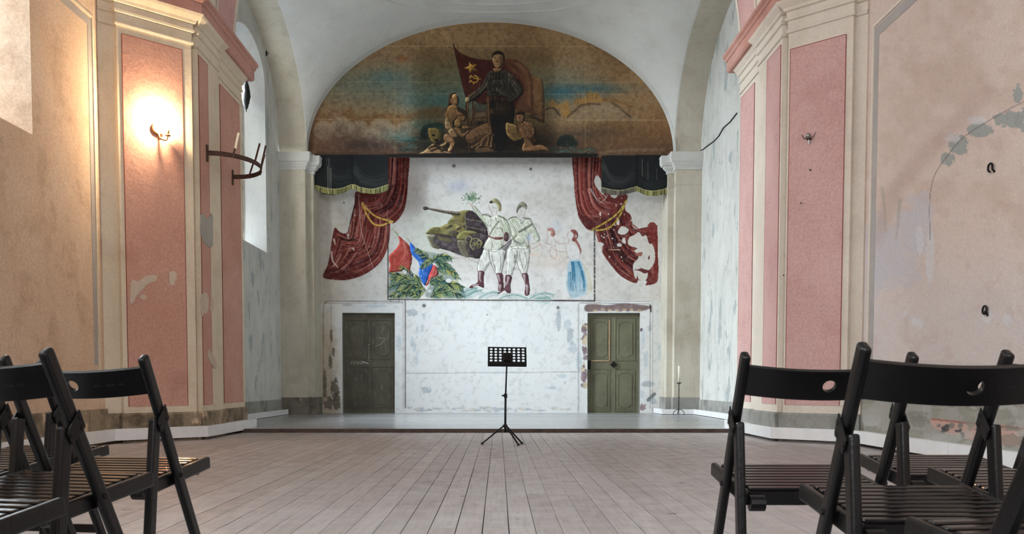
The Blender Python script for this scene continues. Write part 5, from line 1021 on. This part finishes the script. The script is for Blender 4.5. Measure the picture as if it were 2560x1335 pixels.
# ------------------------------------------------------------------ music stand
ms = empty('music_stand', (.237, 10.47, 0)); tag(ms, 'black music stand with perforated desk in the middle of the floor', 'music stand')
feet = [(-.26, .07), (.145, -.135), (.19, .14)]
for (x, y) in feet:
    MB().beam((x*.06, y*.06, .215), (x, y, .012), .010, .016, (-y, x, 0)).build('leg', M['stand_black'], ms)
    MB().beam((x*.08, y*.08, .165), (x*.42, y*.42, .135), .008, .012, (-y, x, 0)).build('strut', M['stand_black'], ms)
    bevel(MB().obox((x, y, .012), (1,0,0), (0,1,0), (0,0,1), .016, .016, .012).build('rubber_foot', M['stand_black'], ms), .005)
MB().tube([(0,0,.14),(.004,0,.56)], .0125, 10).build('lower_tube', M['stand_black'], ms, smooth=True); MB().tube([(.004,0,.54),(.018,0,.93)], .009, 10).build('upper_tube', M['stand_black'], ms, smooth=True)
MB().lathe([(.014,.195),(.026,.2),(.026,.225),(.014,.235)], (0,0,0), 12).build('hub', M['stand_black'], ms); MB().lathe([(.013,.53),(.019,.535),(.019,.575),(.013,.58)], (.004,0,0), 12).build('collar', M['stand_black'], ms)
MB().tube([(.0,0,.555),(-.035,-.01,.556)], [.006,.011], 8).build('clamp_knob', M['stand_black'], ms)
tl = math.radians(38); ux = V(1, 0, -.012); uy = V(0, math.sin(tl), math.cos(tl)); nz = np.cross(ux, uy); o0 = V(.022, -.05, .915)
m = MB(); nc, nr_, cw, ch = 8, 5, .0515, .0415; W2 = nc*cw/2
def dp(a, b_, c=0): return tuple(o0+ux*a+uy*b_+nz*c)
for i in range(nc):
    for j in range(nr_):
        x, y = -W2+(i+.5)*cw, .022+(j+.5)*ch
        if i in (3,4) and j < 3:
            m.add([dp(x-cw/2,y-ch/2),dp(x+cw/2,y-ch/2),dp(x+cw/2,y+ch/2),dp(x-cw/2,y+ch/2)], [(0,1,2,3)]); continue
        K = 16; vs = []
        for k in range(K):
            t = 2*math.pi*k/K; c_, s_ = math.cos(t), math.sin(t); q = 1/max(abs(c_), abs(s_)); vs += [dp(x+c_*q*cw/2, y+s_*q*ch/2), dp(x+c_*.0165, y+s_*.0150)]
        m.add(vs, [(2*k, 2*((k+1)%K), 2*((k+1)%K)+1, 2*k+1) for k in range(K)])
hh = .022+nr_*ch
for (a, b_, c, d) in ((-W2-.012,-W2,.0,hh+.012),(W2,W2+.012,0,hh+.012),(-W2,W2,hh,hh+.012),(-W2,W2,0,.022)): m.add([dp(a,c),dp(b_,c),dp(b_,d),dp(a,d)], [(0,1,2,3)])
dsk = m.build('desk', M['stand_black'], ms); sm = dsk.modifiers.new('sheet', 'SOLIDIFY'); sm.thickness = .002
MB().add([dp(-W2-.012,0),dp(W2+.012,0),dp(W2+.012,0,-.05),dp(-W2-.012,0,-.05),dp(-W2-.012,-.004),dp(W2+.012,-.004),dp(W2+.012,-.004,-.05),dp(-W2-.012,-.004,-.05)], [(0,1,2,3),(4,7,6,5),(0,4,5,1),(2,6,7,3),(1,5,6,2),(0,3,7,4)]).build('ledge', M['stand_black'], ms)
MB().obox(o0+uy*.085+nz*.012, ux, uy, nz, .036, .055, .010).build('desk_bracket', M['black_iron'], ms); MB().tube([tuple(o0+uy*.09+nz*.02), (.018,0,.92)], .013, 8).build('tilt_joint', M['black_iron'], ms)

# ------------------------------------------------------------------ candlestick and candle
cs = empty('candlestick', (3.80, 18.72, .05)); tag(cs, 'slender black iron floor candlestick beside the tan pilaster', 'candlestick')
for k in range(3):
    a = math.radians(-4+k*120 if k else 183); dx, dy = math.cos(a), math.sin(a)
    if k == 1: dx, dy = 1, .05
    if k == 2: dx, dy = .0, 1
    MB().tube([(0,0,.10)]+[(dx*.115*math.sin(t), dy*.115*math.sin(t), .115*math.cos(t)*.98+.006) for t in np.linspace(.25, math.pi/2, 8)], .006, 6).build('leg', M['black_iron'], cs)
MB().tube([(0,0,.02),(0,0,.64)], .0075, 8).build('stem', M['black_iron'], cs)
for z in (.22,.36,.50): MB().lathe([(.008,z-.012),(.013,z),(.008,z+.012)], (0,0,0), 8).build('knop', M['black_iron'], cs)
MB().lathe([(.01,.63),(.055,.642),(.058,.652),(.05,.648)], (0,0,0), 14).build('drip_pan', M['black_iron'], cs)
cn = empty('candle', (3.80, 18.72, .70)); tag(cn, 'tall cream candle standing in the iron candlestick', 'candle')
MB().lathe([(.022,.0),(.024,.0),(.024,.33),(.018,.342),(.004,.338)], (0,0,0), 14).build('wax_column', M['wax'], cn, smooth=True); MB().tube([(0,0,.335),(.002,0,.352)], .002, 5).build('wick', M['black_iron'], cn)

# ------------------------------------------------------------------ folding chairs
KS, ZH, WP = .535, .597, .208
def yl(z): return (ZH-z)*KS
def make_chair():
    root = empty('folding_chair')
    for s_ in (-1, 1):
        o = MB().beam((s_*WP, yl(.772), .772), (s_*WP, yl(.0), .0), .022, .036).build('post', M['black_lacquer'], root); bevel(o, .008, 3)
        o = MB().beam((s_*WP, -.036, .600), (s_*WP, -.112, .0), .022, .036).build('rear_leg', M['black_lacquer'], root); bevel(o, .006, 3)
        o = MB().beam((s_*(WP-.024), -.03, .404), (s_*(WP-.024), .335, .446), .020, .040).build('seat_rail', M['black_lacquer'], root); bevel(o, .007, 3)
        MB().tube([(s_*(WP-.03), -.035, .392), (s_*(WP-.068), -.035, .392)], .021, 12).build('rail_end', M['black_lacquer'], root)
        x = s_*(WP+.013)
        hp = MB().prism_dir([(x, -.004, .640), (x, .016, .600), (x, -.030, .560), (x, -.048, .588)], (.003*s_, 0, 0)).build('hinge_plate', M['black_iron'], root)
        for (y, z) in ((-.003,.622),(.004,.598),(-.034,.580)): MB().tube([(x,y,z),(x+.005*s_,y,z)], .0055, 8).build('bolt', M['black_iron'], hp)
        MB().tube([(s_*(WP+.011), yl(.43)-.002, .43), (s_*(WP+.016), yl(.43)-.002, .43)], .007, 8).build('bolt', M['black_iron'], root)
    for k in range(9):
        y = .004+k*.0355; z = .404+(y+.03)*.115+.016
        o = MB().obox((0,y,z), (1,0,0), (0,1,.115), (0,-.115,1), WP-.036, .0100, .006).build('slat', M['seat_slat'], root); bevel(o, .003)
    MB().beam((-WP+.036,-.012,.402), (WP-.036,-.012,.402), .034, .018, (0,0,1)).build('seat_bar', M['black_lacquer'], root); MB().beam((-WP+.036,.29,.425), (WP-.036,.29,.425), .030, .018, (0,0,1)).build('seat_bar', M['black_lacquer'], root)
    MB().beam((-WP,yl(.16),.16), (WP,yl(.16),.16), .030, .016, (0,0,1)).build('crossbar', M['black_lacquer'], root); MB().beam((-WP,-.095,.14), (WP,-.095,.14), .030, .016, (0,0,1)).build('crossbar', M['black_lacquer'], root)
    # curved backrest board with a round finger hole
    up = V(0, -KS, 1); up /= np.linalg.norm(up); nb = V(0, -1, -KS); nb /= np.linalg.norm(nb); H2, HO = .040, .0165; zc = .708; hw = WP-.008
    def bp(x, v, k): c = V(x, yl(zc)-.004, zc)+nb*(.030*(1-(x/hw)**2)); return tuple(c+up*v+nb*k)
    m = MB()
    for k in (-.0065, .0065):
        for (xa, xb) in ((-hw, -.04), (.04, hw)):
            xs = np.linspace(xa, xb, 11); vs = []
            for x in xs: vs += [bp(x,-H2,k), bp(x,H2,k)]
            m.add(vs, [(2*i,2*i+2,2*i+3,2*i+1) for i in range(10)])
        K = 24; vs = []
        for j in range(K):
            t = 2*math.pi*j/K; c_, s_ = math.cos(t), math.sin(t); q = 1/max(abs(c_), abs(s_)); vs += [bp(c_*q*.04, s_*q*H2, k), bp(c_*HO, s_*HO, k)]
        m.add(vs, [(2*j,2*((j+1)%K),2*((j+1)%K)+1,2*j+1) for j in range(K)])
    K = 24; vs = []
    for j in range(K): t = 2*math.pi*j/K; vs += [bp(HO*math.cos(t), HO*math.sin(t), -.0065), bp(HO*math.cos(t), HO*math.sin(t), .0065)]
    m.add(vs, [(2*j,2*((j+1)%K),2*((j+1)%K)+1,2*j+1) for j in range(K)])
    xs = np.linspace(-hw, hw, 25)
    for v in (-H2, H2):
        vs = []
        for x in xs: vs += [bp(x,v,-.0065), bp(x,v,.0065)]
        m.add(vs, [(2*i,2*i+1,2*i+3,2*i+2) for i in range(24)])
    bo = m.build('backrest', M['black_lacquer'], root)
    mk = MB()
    for j in range(15):
        if j in (4, 5, 11): continue
        x = .062+j*.0055; mk.obox(bp(x+.002, -.002, .0068), (1,0,0), up, nb, .0016, .0032 if j % 3 else .0024, .0003)
    mk.build('stamp_mark', M['stamp'], bo)
    return root
M['stamp'] = simple('faint_stamp', (28,25,27), .6)
proto = make_chair(); used = False
chairs = [
 (-1.00, 2.655, .145, 'black folding chair nearest the lit pier, its whole backrest and finger hole showing'),
 (-1.01, 2.160, .21, 'black folding chair directly behind the one nearest the lit pier, partly cut by the frame'),
 (-.985, 1.61, .20, 'black folding chair of which only a seat corner shows at the lower left edge'),
 (-1.52, 2.80, .15, 'black folding chair at the left edge, legs seen below the nearer backrest'),
 (-1.56, 3.22, .15, 'black folding chair farthest forward on the peach wall side, mostly hidden'),
 (.981, 2.40, .0, 'black folding chair with a free view through its round hole to the rose pier'),
 (1.057, 1.84, .01, 'black folding chair behind the one facing the rose pier, its backrest widest in view'),
 (1.12, 1.33, -.16, 'black folding chair at the lower right corner, only a leg and seat rail showing'),
 (1.55, 2.25, .0, 'black folding chair by the pink wall whose post rises behind the widest backrest'),
 (1.55, 2.755, .0, 'black folding chair farthest forward on the pink wall side, its seat seen between legs')]
for (x, y, ph, lb) in chairs:
    o = proto if not used else copy_tree(proto); used = True
    o.location = (x, y, 0); o.rotation_euler = (0, 0, -ph); tag(o, lb, 'chair', 'black folding chairs in rows')
